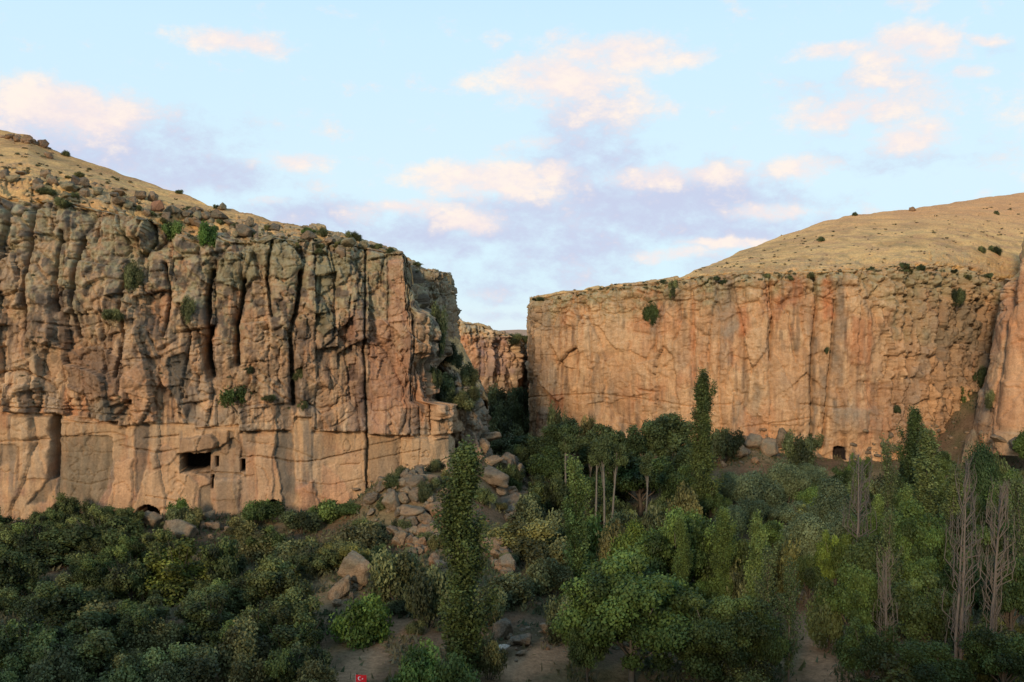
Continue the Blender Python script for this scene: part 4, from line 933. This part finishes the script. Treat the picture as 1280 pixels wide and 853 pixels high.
shr = [ # px, top, width, Y, label, colour
 (461, 742, 74, 127, 'bright green round bush on the brown path edge', (1.0, 1.4, .65)), (520, 806, 90, 106, 'leafy green bush on the lower edge right of the red flag', (1.1, 1.5, .9)),
 (572, 820, 80, 105, 'green bush on the lower edge at the foot of the dark poplar', (1, 1.3, .85)), (500, 690, 76, 140, 'dull green bush between the rock outcrop and the dark poplar', OL),
 (535, 700, 70, 132, 'grey green bush leaning on the left side of the dark poplar', MD), (455, 652, 80, 172, 'grey twiggy bush above the pale rock outcrop', (1.2, 1.05, 1.1)),
 (408, 622, 52, 190, 'green bush against the left cliff foot, left of the boulder heap', (1, 1.25, .8)), (440, 630, 44, 188, 'leafy bush at the left margin of the boulder heap', (1, 1.25, .8)),
 (376, 640, 50, 186, 'dark bush hiding the low cave at the cliff foot', DK), (325, 622, 52, 190, 'dark bush in front of the right arched cave', (.8, 1.05, .7)),
 (222, 622, 36, 190, 'small green bush behind the pair of big boulders', (.95, 1.3, .7)), (238, 632, 30, 186, 'thin grey shrub right of the small green bush', BR),
 (330, 668, 80, 172, 'brownish shrub below the right arched cave', BR), (300, 650, 50, 182, 'dry brown shrub on the slope right of the big boulders', DR),
 (375, 672, 80, 165, 'olive shrub on the slope under the cliff cracks', OL), (432, 672, 60, 160, 'dull shrub over the top of the pale outcrop', OL),
 (140, 745, 90, 132, 'brown leafed shrub in the left thicket', BR), (195, 775, 70, 122, 'reddish brown shrub beside the white rock', DR), (300, 785, 80, 116, 'brown green shrub right of the white rock', BR),
 (235, 805, 90, 110, 'pale green shrub below the white rock', OL), (310, 815, 70, 108, 'brown shrub on the lower edge beside the grass green tree', BR), (395, 800, 60, 112, 'dark shrub at the left edge of the path', DK),
 (60, 820, 90, 106, 'dark green shrub on the lower edge near the left corner', MD), (170, 822, 90, 106, 'green shrub on the lower edge, right of the corner thicket', LT), (5, 830, 60, 106, 'leafy shrub filling the lower left corner', LT),
 (640, 716, 84, 140, 'large green bush right of the dark poplar', MD), (606, 736, 60, 132, 'green bush touching the right side of the dark poplar', MD), (680, 700, 70, 148, 'olive bush left of the pale green poplar', OL),
 (650, 655, 90, 165, 'olive brown bush on the ridge right of the dark poplar', (1.4, 1.2, .95)), (690, 668, 80, 160, 'grey brown bush on the ridge slope', (1.45, 1.25, 1.1)), (745, 640, 60, 168, 'grass green bush right of the pale green poplar', (1.1, 1.45, .8)),
 (700, 632, 60, 178, 'green bush left of the pale green poplar top', MD), (765, 660, 60, 158, 'brownish round bush right of the pale green poplar', (1.5, 1.2, 1.05)), (660, 625, 60, 190, 'green bush behind the rock slab of the ridge', MD),
 (780, 632, 60, 178, 'green bush under the grove shade', MD), (820, 628, 60, 176, 'green bush below the wide dark grove tree', MD), (742, 700, 50, 140, 'green bush at the root of the pale green poplar', MD),
 (862, 612, 50, 190, 'rusty leaved bush at the foot of the grove', DR), (700, 750, 50, 128, 'bush at the upper edge of the sunny bank', MD), (612, 790, 50, 114, 'brown bush at the foot of the bank boulders', BR),
 (975, 672, 60, 150, 'yellow brown bush between the willow and the clearing', (1.4, 1.2, .85)), (930, 700, 60, 134, 'olive bush left of the yellowish poplar', OL), (1035, 735, 60, 128, 'green bush hanging over the right bank of the clearing', LT),
 (1000, 545, 44, 252, 'dark bush against the foot of the right cliff, left of the doorway', DK), (905, 530, 40, 258, 'dark bush against the cliff right of the tall slim poplar', DK), (1070, 580, 40, 235, 'green bush right below the doorway', MD),
 (1098, 590, 60, 225, 'bush on the slope right of the doorway', MD), (1255, 575, 40, 205, 'pale bush under the overhang of the near buttress', LT), (700, 512, 30, 276, 'dark bush at the cliff foot behind the grove, left one', DK), (735, 512, 36, 272, 'brownish bush at the cliff foot behind the grove, right one', BR),
 (640, 500, 44, 330, 'dark bush in the canyon mouth beside the right cliff edge', DK), (612, 500, 44, 345, 'grey green bush in the middle of the canyon mouth', MD), (592, 505, 40, 320, 'grey green bush at the left of the canyon mouth', OL),
 (626, 486, 40, 380, 'bush farthest back in the canyon mouth', MD), (650, 478, 26, 385, 'dark bush under the black crevice of the far wall', DK), (605, 525, 50, 290, 'pale scrub on the rubble at the canyon mouth', OL), (640, 520, 50, 300, 'green scrub on the rubble near the right cliff edge', MD),
 (625, 545, 60, 262, 'scrub between the grey buttress and the grove', MD), (655, 548, 40, 262, 'dark scrub at the left end of the grove', DK), (618, 505, 30, 360, 'small pale scrub on the canyon floor', OL),
]
for px, pt, w, Y, lab, c in shr: put('shrub', px, pt, w, Y, lab, None, c)
# fill the thickets: alike shrubs nothing tells apart
def fill(n, x0, x1, y0, y1, noun, place, grp, cols, wr, kind='shrub', hr=(.5, .75), avoid=()):
    out = []
    for i in range(n):
        for tr in range(30):
            px = random.uniform(x0, x1); Y = random.uniform(y0, y1)
            x = (px - CXP) / FP * Y
            if all(abs(px - a) > b or not (c <= Y <= d) for a, b, c, d in avoid): break
        w = random.uniform(*wr); z = float(ground(x, Y))
        c = random.choice(cols); k = random.uniform(.75, 1.45); out.append(plant(kind, (x, Y, z - .1), w * random.uniform(*hr), w, noun, grp, tuple(q * k for q in c)))
    number(out, noun, place)
AV = [(445, 50, 0, 142), (1015, 34, 0, 160), (665, 45, 0, 136)]
fill(46, -40, 400, 108, 178, 'dark bushy tree', 'of the left thicket', 'bushy trees of the left thicket', [DK, MD, OL, (.9, 1.0, .8)], (5.0, 8.5), 'bush', (.62, .85), AV)
fill(34, -40, 400, 104, 188, 'low scrub bush', 'of the left thicket', 'scrub of the left thicket', [OL, BR, MD, DR], (3.2, 6.0), avoid=AV)
fill(24, 470, 700, 125, 200, 'dull shrub', 'on the middle slope', 'shrubs of the middle slope', [MD, OL, BR, LT], (2.8, 4.8), avoid=AV)
fill(30, 700, 1300, 106, 215, 'dark bushy tree', 'among the right hand trees', 'bushy trees on the right', [DK, MD, OL], (5.0, 8.5), 'bush', (.7, 1.0), AV)
fill(26, 700, 1300, 104, 215, 'dark green shrub', 'under the right hand trees', 'shrubs under the right trees', [DK, MD, OL, DK], (3.0, 5.5), avoid=AV)
fill(30, 640, 880, 203, 262, 'shaded bush', 'under the grove', 'bushes under the grove', [DK, DK, (.7, .75, .7)], (5, 9), 'bush', (.8, 1.35))
fill(26, 585, 665, 255, 400, 'grey green shrub', 'on the canyon floor', 'shrubs in the canyon mouth', [MD, OL, LT], (3.5, 6.5), hr=(.5, .75))
fill(12, 880, 1110, 195, 246, 'silvery willow', 'below the right cliff', 'willows below the right cliff', [OL, MD, DK], (7, 11), 'willow', (.7, .85))
fill(16, 860, 1110, 170, 240, 'dark leafy tree', 'below the right cliff', 'leafy trees below the right cliff', [MD, DK, DK, LT], (6, 10), 'broad', (.8, 1.05))
fill(34, -40, 165, 168, 188, 'cliff foot bush', 'at the left cliff foot', 'bushes at the left cliff foot', [DK, MD, OL], (4.5, 7.5), 'bush', (.65, .95))
fill(16, 330, 480, 150, 180, 'cliff foot bush', 'left of the boulder heap', 'bushes left of the boulder heap', [DK, MD, OL, BR], (3.5, 6), 'bush', (.65, .9))
fill(26, 1060, 1300, 135, 235, 'leafy tree', 'of the right hand wood', 'trees of the right hand wood', [MD, LT, DK, LT], (6, 10), 'broad', (1.1, 1.6))
fill(12, 1060, 1300, 150, 210, 'slim poplar', 'of the right hand wood', 'poplars of the right hand wood', [LT, MD], (2.6, 3.8), 'light_poplar', (4.0, 5.0))
fill(14, 690, 900, 125, 185, 'leafy tree', 'behind the big round tree', 'trees behind the big round tree', [MD, LT, OL], (6, 9), 'broad', (.8, 1.05), AV)
fill(24, 890, 1280, 215, 268, 'small shrub', 'on the right rubble slope', 'shrubs on the right rubble slope', [MD, OL, BR], (1.8, 3.8))

# ---- shrubs growing on the rock: found by dropping them onto the finished cliff meshes
dg = bpy.context.evaluated_depsgraph_get(); dg.update()
SURF = {'left_cliff', 'left_hillside', 'rock_tower', 'rock_tower_top', 'grey_buttress', 'scrub_shelf', 'far_canyon_wall', 'right_cliff', 'right_hillside', 'near_right_buttress', 'near_right_hilltop', 'ground', 'far_plateau'}
from mathutils.bvhtree import BVHTree
TREE = [BVHTree.FromObject(bpy.data.objects[n], dg) for n in SURF]
def hit(px, py):
    d = Vector(((px - CXP) / FP, 1, -(py - CYP) / FP)).normalized(); best = None
    for T_ in TREE:
        p, n, i, ds = T_.ray_cast(Vector((0, 0, CAMZ)), d)
        if p and (best is None or ds < best[1]): best = (p, ds, n)
    return best
def grow(px, py, wpx, hpx, label, group=None, color=(1, 1, 1)):
    b = hit(px, py + hpx * .35) or hit(px, py + hpx * .9) or hit(px, py + hpx * 1.5)
    if not b: return
    p = b[0]; w = wpx / FP * p.y; h = hpx / FP * p.y
    return plant('shrub', (p.x, p.y + .1 * w, p.z - h * .25), h * 1.1, w, label, group, color)
for px, py, w, h, lab, c in [
 (297, 490, 52, 40, 'largest dark green bush growing out of the middle of the left cliff', (.75, 1.0, .6)), (259, 290, 32, 28, 'bright green bush on the rim of the left cliff', (.95, 1.5, .7)),
 (209, 286, 34, 24, 'green bush under the dark split boulder of the left rim', (1.0, 1.3, .8)), (163, 346, 28, 34, 'green bush high in the left cliff, left of the rounded pillars', OL),
 (233, 386, 26, 26, 'grey green bush on the pillar left of the deep black cleft', OL), (142, 393, 40, 18, 'low dull shrub on a ledge of the left cliff', OL), (375, 465, 20, 14, 'tuft growing on the left cliff right of the big bush', OL),
 (385, 288, 22, 10, 'green bush on the skyline above the left pillars', (1, 1.3, .8)), (404, 291, 18, 12, 'olive bush on the skyline right of the green one', OL), (441, 296, 22, 12, 'grey green bush on the left skyline near the cliff corner', OL),
 (472, 308, 16, 9, 'small pale bush on the skyline at the cliff corner', OL), (487, 313, 16, 8, 'last low bush on the skyline before the corner pillar', DK), (222, 236, 12, 7, 'round bush alone on the left skyline', DK), (83, 188, 12, 8, 'grey bush beside the rocks of the left hilltop', OL),
 (271, 256, 10, 6, 'little dark bush on the left skyline, middle of the slope', DK), (336, 497, 20, 10, 'tuft on the ledge right of the big bush', OL), (380, 505, 14, 10, 'small tuft above the long ledge', OL), (80, 253, 26, 12, 'low green shrub on the left rim near the edge', OL), (60, 240, 30, 10, 'low grey shrub on the left rim', OL),
 (548, 410, 26, 50, 'dark green bush in the shade below the grey tower', DK), (556, 440, 28, 34, 'dark shrub in the gully under the tower', DK), (570, 448, 26, 24, 'green shrub at the top of the scrub shelf', MD), (566, 478, 30, 26, 'green shrub on the scrub shelf, left of the others', OL),
 (584, 470, 28, 28, 'grey green shrub on the right side of the scrub shelf', OL), (552, 492, 34, 28, 'dark shrub at the foot of the gully beside the split block', DK), (590, 492, 24, 22, 'pale shrub at the lip of the scrub shelf', OL), (575, 498, 30, 22, 'olive shrub in the middle of the shelf lip', OL), (545, 470, 24, 30, 'dark shrub in the back of the gully', DK),
 (815, 392, 24, 26, 'dark round bush growing high on the right cliff face', (.7, .85, .6)), (841, 360, 12, 18, 'narrow green bush on the rim of the right cliff', OL), (1197, 370, 20, 26, 'green bush in the cleft near the top of the right cliff', DK), (1202, 490, 24, 24, 'green bush low in the gully by the near buttress', (1, 1.2, .8)),
 (1228, 470, 22, 28, 'dark bush hidden beside the near buttress', DK), (1122, 512, 14, 10, 'small dark tuft on the right cliff', DK), (1034, 437, 10, 8, 'small tuft in the middle of the right cliff', DK), (675, 374, 16, 6, 'dark low bush on the left tip of the right rim', DK),
 (829, 352, 12, 7, 'dark bush on the right rim, left of the hill', DK), (1027, 299, 13, 7, 'dark bush alone on the right hillside', DK), (1068, 268, 8, 5, 'little dark bush on the right skyline', DK), (974, 289, 6, 4, 'tiny dark bush on the rising right skyline', DK),
 (1244, 313, 16, 10, 'wide dark bush near the right edge of the hillside', DK), (1228, 312, 10, 12, 'upright grey bush beside the wide one on the hillside', OL), (1246, 266, 8, 6, 'small green bush high on the right hill', MD), (1133, 332, 16, 9, 'dark bush on the middle of the right rim', DK), (1152, 335, 14, 8, 'dark bush just right of the one on the middle rim', DK),
 (640, 424, 30, 12, 'green scrub on top of the far wall', MD), (655, 424, 18, 12, 'dark scrub on the far wall beside the right cliff', DK), (575, 500, 40, 18, 'dull scrub over the grey buttress', OL), (1010, 552, 40, 22, 'dark bush in a hollow of the right cliff foot', DK),
 (520, 330, 14, 5, 'grass tuft on top of the grey tower', OL), (1240, 500, 18, 20, 'shrub at the bottom of the gully', OL), (310, 462, 16, 12, 'small green tuft above the big cliff bush', MD)]:
    grow(px, py, w, h, lab, None, c)
def speck(px, py, wpx):
    b = hit(px, py)
    if b: TUFT.append((b[0], wpx / FP * b[0].y))
for i in range(150):
    px = random.uniform(870, 1280); lo = np.interp(px, [870, 1000, 1140, 1280], [340, 292, 270, 250]); speck(px, random.uniform(lo + 2, 335), random.uniform(1.5, 5))
for i in range(110):
    px = random.uniform(690, 1240); speck(px, np.interp(px, [690, 760, 850, 1000, 1130, 1240], [370, 360, 352, 342, 335, 345]) + random.uniform(-3, 6), random.uniform(3, 8))
for i in range(260):
    px = random.uniform(0, 440); lo = np.interp(px, [0, 200, 300, 440], [170, 240, 270, 292]); hi_ = np.interp(px, [0, 120, 240, 440], [260, 275, 305, 315]); speck(px, random.uniform(lo + 2, hi_), random.uniform(3, 9))
for i in range(50): speck(random.uniform(0, 560), random.uniform(330, 530), random.uniform(3, 8))
out = []
for i in range(22):
    px = random.uniform(0, 440); lo = np.interp(px, [0, 200, 300, 440], [170, 240, 270, 292]); hi_ = np.interp(px, [0, 120, 240, 440], [260, 275, 305, 315]); w = random.uniform(10, 16)
    out.append(grow(px, random.uniform(lo + 8, hi_), w, w * .5, 'dry shrub', 'shrubs scattered over the left hillside', random.choice([OL, BR, OL, DR])))
number(out, 'low dry shrub', 'on the left hillside')
out = []
for i in range(14):
    px = random.uniform(880, 1240); py = np.interp(px, [760, 850, 1000, 1130, 1240], [360, 352, 342, 335, 345]) + random.uniform(-3, 5); w = random.uniform(8, 13)
    out.append(grow(px, py, w, w * .55, 'scrub', 'scrub along the right rim', random.choice([DK, OL, BR])))
number(out, 'scrub bush', 'on the right rim')

# ---- boulders
WARM, GRY, PINK, WHT = (.72, .66, .57), (.52, .50, .46), (.72, .57, .45), (1.5, 1.6, 1.7)
def lay(px, py, wpx, label, group=None, color=(1, 1, 1), hpx=None, proto=None, name='boulder', sink=.25, fwd=.5):
    b = hit(px, py + (hpx or wpx) * .28)
    if not b: return
    p = b[0]; Y = p.y - wpx / FP * p.y * .1 * fwd
    return rock(px, py, wpx, Y, label, group, color, hpx, proto, 0, name)
for px, py, w, h, lab, c, pr in [
 (190, 650, 30, 26, 'round grey boulder half closing the left arched cave', WARM, 0), (222, 664, 50, 34, 'big cracked boulder right of the round one below the caves', WARM, 4), (206, 676, 26, 18, 'grey boulder wedged under the big cracked one', GRY, 2),
 (262, 645, 22, 18, 'tan boulder on the slope under the small caves', WARM, 1), (288, 682, 34, 16, 'pale flat rock on the slope right of the big boulders', WARM, 3), (312, 690, 30, 20, 'pale broken slab low on the slope under the caves', WARM, 6),
 (520, 604, 34, 24, 'large dark crusted boulder crowning the heap at the cliff corner', GRY, 4), (490, 628, 32, 28, 'large round boulder on the left of the heap', WARM, 0), (548, 640, 30, 26, 'brown boulder at the right of the heap beside the poplar', PINK, 5),
 (512, 640, 36, 22, 'split tan boulder in the middle of the heap', WARM, 1), (530, 664, 28, 20, 'tan boulder in the lower middle of the heap', WARM, 2),
 (444, 712, 50, 54, 'pale lichened rock outcrop standing above the path thicket', WARM, 4), (428, 735, 30, 34, 'lower shoulder of pale rock left of the outcrop', WARM, 2),
 (618, 596, 50, 30, 'dark slab on the ridge right of the poplar', GRY, 4), (642, 600, 20, 48, 'upright brown pillar stone at the end of the ridge slab', WARM, 2), (636, 578, 36, 24, 'grey boulder on top of the ridge', GRY, 0), (640, 630, 44, 26, 'smooth grey rock below the pillar stone', GRY, 0),
 (619, 566, 10, 6, 'white rock on the ridge crest', WHT, 1), (630, 570, 8, 6, 'smaller white rock beside the white one on the ridge', WHT, 2), (608, 548, 34, 16, 'rounded pale rock at the upper end of the ridge', WARM, 4), (638, 530, 24, 24, 'pointed tan rock at the canyon mouth', WARM, 5),
 (612, 680, 30, 26, 'tan boulder in the streambed right of the poplar', WARM, 1), (634, 706, 36, 26, 'largest tan boulder in the streambed right of the poplar', WARM, 0), (630, 786, 36, 34, 'big grey boulder on the bank right of the poplar', GRY, 5), (655, 800, 26, 20, 'middle boulder of three on the bank', GRY, 1),
 (684, 786, 24, 18, 'rounded boulder alone on the bank, right of the three', WARM, 0), (622, 812, 34, 20, 'whitish broken rock at the foot of the bank', WHT, 3), (702, 738, 18, 16, 'grey rock under the bush at the top of the bank', GRY, 2),
 (212, 792, 38, 22, 'white jagged rock showing in the left thicket', WHT, 3), (270, 818, 22, 14, 'small white rock low in the left thicket', WHT, 6), (880, 720, 12, 14, 'white rock glimpsed between the round trees', WHT, 2), (744, 688, 26, 12, 'pale rock behind the pale green poplar', WHT, 3),
 (1214, 562, 30, 50, 'tall smooth tan boulder left of the compact dark tree', WARM, 2), (1248, 548, 26, 14, 'flat rock under the near buttress', WARM, 3), (1272, 556, 24, 20, 'round rock under the near buttress at the right edge', GRY, 0), (1275, 625, 24, 24, 'pinkish rock at the right edge among the trees', PINK, 1),
 (942, 552, 30, 26, 'angular block at the foot of the right cliff', WARM, 5), (978, 548, 26, 26, 'dark cracked block at the right of the cliff foot rubble', GRY, 2), (962, 562, 30, 22, 'tan block between the two angular ones', WARM, 4), (925, 566, 28, 20, 'low tan block left in the cliff foot rubble', WARM, 1),
 (198, 258, 22, 20, 'dark split boulder standing proud on the left rim', (.8, .55, .45), 5), (95, 228, 18, 18, 'black pointed boulder on the left hillside', (.40, .38, .38), 2), (54, 180, 16, 12, 'dark boulder on top of the left hill', (.6, .5, .45), 0), (36, 175, 18, 10, 'reddish boulder at the summit of the left hill', PINK, 1),
 (12, 172, 16, 8, 'flat reddish rock left on the summit of the left hill', PINK, 4), (1140, 262, 10, 7, 'lone boulder on the right skyline', PINK, 0), (304, 290, 30, 22, 'grey boulder on the left rim above the deep clefts', GRY, 4), (1280, 622, 20, 20, 'pale stone low at the right edge', WARM, 4)]:
    lay(px, py, w, lab, None, c, h, pr)
SHR_ON_HEAP = []
def lay_shrub(px, py):
    w = random.uniform(16, 30); return grow(px, py - w * .4, w, w * .8, 'scrub', 'scrub between the heap boulders', random.choice([MD, OL, BR]))
def heap(n, pts, noun, place, grp, cols, wr, jit, big=12.5):
    out = []
    for i in range(n):
        t = random.random() * (len(pts) - 1); k = int(t); t -= k
        px = pts[k][0] * (1 - t) + pts[k + 1][0] * t + random.gauss(0, jit); py = pts[k][1] * (1 - t) + pts[k + 1][1] * t + random.gauss(0, jit * .7)
        w = wr[0] + (wr[1] - wr[0]) * random.random() ** 2; c = random.choice(cols)
        if w >= big: out.append(lay(px, py, w, noun, grp, c, w * random.uniform(.6, .9)))
        else:
            b = hit(px, py)
            if b: PEB.append((b[0], w / FP * b[0].y, c))
    number(out, noun, place)
CB = [WARM, GRY, PINK, WARM]
for k_, (px, py) in enumerate([(478, 640), (500, 600), (560, 612), (505, 668), (545, 690), (478, 672), (530, 628), (560, 660)]): SHR_ON_HEAP.append(lay_shrub(px, py))
number(SHR_ON_HEAP, 'small scrub bush', 'growing between the heap boulders')
heap(250, [(465, 625), (520, 598), (555, 640), (520, 690), (500, 650)], 'tan boulder', 'in the cliff corner heap', 'boulders heaped at the left cliff corner', CB, (4, 26), 15)
heap(80, [(432, 680), (455, 690), (462, 715), (440, 745), (425, 730)], 'lichened stone', 'around the pale outcrop', 'stones round the pale outcrop', CB, (5, 20), 10)
heap(150, [(600, 555), (640, 590), (650, 650), (620, 700), (640, 720)], 'grey boulder', 'on the middle ridge', 'boulders strewn down the ridge', CB, (4, 25), 12)
heap(70, [(610, 780), (640, 800), (690, 800)], 'small stone', 'on the bare bank', 'stones on the bare bank', CB, (2, 14), 14)
heap(70, [(170, 655), (260, 660), (330, 690)], 'small stone', 'on the rubble under the caves', 'stones under the caves', CB, (3, 17), 12)
heap(40, [(0, 660), (40, 668), (110, 660)], 'rubble stone', 'at the left cliff foot', 'stones at the left cliff foot', [PINK, WARM, GRY], (4, 20), 6)
heap(130, [(885, 580), (930, 560), (985, 550), (1010, 575)], 'broken block', 'below the right cliff', 'blocks below the right cliff', CB, (3, 18), 12)
heap(90, [(1090, 560), (1150, 550), (1230, 540)], 'stone', 'beside the near buttress', 'stones beside the near buttress', CB, (2, 14), 14)
heap(70, [(590, 530), (620, 515), (650, 530)], 'pale stone', 'in the canyon mouth', 'stones in the canyon mouth', CB, (3, 15), 10)
heap(80, [(10, 172), (50, 178), (75, 192)], 'reddish stone', 'on the left summit', 'stones on the left summit', [PINK, (.9, .7, .6)], (2, 13), 5)
heap(170, [(0, 225), (120, 240), (240, 270), (340, 285), (470, 312)], 'lichened rock', 'on the left hillside', 'rocks scattered on the left hillside', [GRY, (.72, .76, .62), (.6, .6, .52), WARM], (3, 24), 10, 14)
heap(90, [(880, 330), (1000, 312), (1200, 300), (1280, 290)], 'small rock', 'on the right hill', 'rocks on the right hill', [PINK, GRY], (1.5, 5), 14)

def pebbles():
    sm = [rock_proto(20 + i, 1 if i % 2 else 2) for i in range(4)]; geo = []
    for me in sm:
        V = np.empty(len(me.vertices) * 3, np.float32); me.vertices.foreach_get('co', V); F_ = np.empty(len(me.loops), np.int32); me.loops.foreach_get('vertex_index', F_)
        C = np.empty(len(me.vertices) * 4, np.float32); me.attributes['Col'].data.foreach_get('color', C); geo.append((V.reshape(-1, 3), F_.reshape(-1, 3), C.reshape(-1, 4)[:, :3]))
    r = np.random.default_rng(3); Vs, Fs, Cs, o = [], [], [], 0
    for p, w, c in PEB:
        V, F_, C = geo[r.integers(4)]; a = r.random() * 6.28; s = w / 2; cs, sn = math.cos(a), math.sin(a)
        V = V * np.array([s, s * (.7 + .4 * r.random()), s * (.5 + .4 * r.random())]); V = np.stack([V[:, 0] * cs - V[:, 1] * sn, V[:, 0] * sn + V[:, 1] * cs, V[:, 2]], 1) + np.array(p)
        Vs.append(V); Fs.append(F_ + o); o += len(V); Cs.append(C * np.array(c))
    tag(link('rubble_stones', mesh_np('rubble_stones', np.concatenate(Vs), np.concatenate(Fs), M_boulder, np.concatenate(Cs))), kind='stuff')
pebbles()
def tufts():
    r = np.random.default_rng(4); Vs, Fs, Cs, o = [], [], [], 0
    for p, w in TUFT:
        n = 90; c = [np.array(p) + np.array([r.normal() * w * .2, r.normal() * w * .2, w * .12]) for _ in range(4)]
        g = r.random(); V, F_, C = leaves(c, [w * .28] * 4, n, w * .10, r, np.array((.06, .065, .035)) * (1 - g) + np.array((.14, .11, .06)) * g, np.array((.12, .125, .06)) * (1 - g) + np.array((.24, .18, .10)) * g, squash=(1, 1, .7))
        Vs.append(V); Fs.append(F_ + o); o += len(V); Cs.append(C)
    tag(link('hillside_tufts', mesh_np('hillside_tufts', np.concatenate(Vs), np.concatenate(Fs), M_leaf, np.concatenate(Cs))), kind='stuff')
tufts()

# ---- undergrowth and dry grass that nobody could count
def undergrowth():
    r = np.random.default_rng(5); n = 170000
    Y = 104 + 330 * r.random(n) ** 1.5; px = r.uniform(-60, 1340, n); x = (px - CXP) / FP * Y
    dens = fbm(x / 7, Y / 7, 61, 3)
    path = ((np.abs(px - 440) < 40) & (Y < 128)) | ((np.abs(px - 1015) < 30) & (Y < 150)) | ((np.abs(px - 668) < 40) & (Y < 132) & (Y > 112))
    ok = (dens > -.12 - .1 * r.random(n)) & ~(path & (r.random(n) > .05)); x, Y = x[ok], Y[ok]; n = len(x)
    z = ground(x, Y) + .05 + .5 * r.random(n) * (dens[ok] + .4)
    P = np.stack([x, Y, z], 1); u = r.normal(size=(n, 3)); u[:, 2] *= .3; u /= np.linalg.norm(u, axis=1)[:, None]
    v = np.array([0, 0, 1.]) + .6 * r.normal(size=(n, 3)); s = (.10 + .22 * r.random(n))[:, None]
    V = np.stack([P - u * s, P + u * s, P + v * s * 2 + u * s * .2], 1).reshape(-1, 3)
    k = r.random((n, 1)); dry = ss(-.1, .4, fbm(x / 12, Y / 12, 63, 3))[:, None]
    C = np.array([.05, .065, .03]) * (1 - k) + np.array([.09, .11, .05]) * k; C = C * (1 - dry * .7) + np.array([.20, .16, .085]) * dry * .7
    me = mesh_np('undergrowth', V, np.arange(3 * n).reshape(-1, 3), M_leaf, np.repeat(C, 3, 0)); tag(link('undergrowth', me), kind='stuff')
undergrowth()

# ---- flag on its pole, just reaching into the picture at the lower edge
def flag():
    def flat_mat(n, c):
        m, T, P = new_mat(n); P.inputs['Base Color'].default_value = (*c, 1); P.inputs['Roughness'].default_value = .7; return m
    red, white, steel = flat_mat('red_cloth', (.72, .012, .02)), flat_mat('white_print', (.85, .85, .85)), flat_mat('pole_metal', (.4, .4, .4))
    Y = 103.0; p = wpt(444.3, 843.5, Y); o = bpy.data.objects.new('flag', None); col.objects.link(o)
    gz = float(ground(p.x, Y)); o.location = (p.x, Y, min(gz, p.z - 2)); H = p.z - o.location.z
    tag(o, 'small red flag with white crescent and star on the brown path at the lower edge', 'flag')
    V, F_ = tube([(0, 0, -.3), (0, 0, H * .5), (0, 0, H + .1)], [.03, .028, .02], 8)
    ob = link('pole', mesh_np('pole', V, F_, steel, None, True), o)
    wv = lambda x, z: .05 * math.sin(x * 6) * x
    nx, nz, w, h = 24, 12, 1.15, .78; P_ = []
    for side in (0, .012):
        for j in range(nz + 1):
            for i in range(nx + 1): P_.append((.03 + w * i / nx, wv(w * i / nx, 0) + side, H - h * j / nz - .06 * (i / nx)))
    n1 = (nx + 1) * (nz + 1); g = gridfaces(nz + 1, nx + 1)
    link('cloth', mesh_np('cloth', np.array(P_), np.concatenate([g, g[:, ::-1] + n1]), red, None, True), o)
    def print_(name, outline):
        Vp = [(x, wv(x, 0) - .006, H - h * .5 + z - .06 * x / w) for x, z in outline]
        me = bpy.data.meshes.new(name); me.from_pydata(Vp, [], [list(range(len(Vp)))]); me.materials.append(white); link(name, me, o)
    cx, R1 = .46, .205; out = [(cx + R1 * math.cos(a), R1 * math.sin(a)) for a in np.linspace(.62, 2 * math.pi - .62, 26)]
    inn = [(cx + .052 + .163 * math.cos(a), .163 * math.sin(a)) for a in np.linspace(2 * math.pi - .80, .80, 24)]
    print_('crescent', out + inn)
    print_('star', [(.76 + (.10 if k % 2 == 0 else .042) * math.cos(math.pi + k * math.pi / 5), (.10 if k % 2 == 0 else .042) * math.sin(math.pi + k * math.pi / 5)) for k in range(10)])
flag()
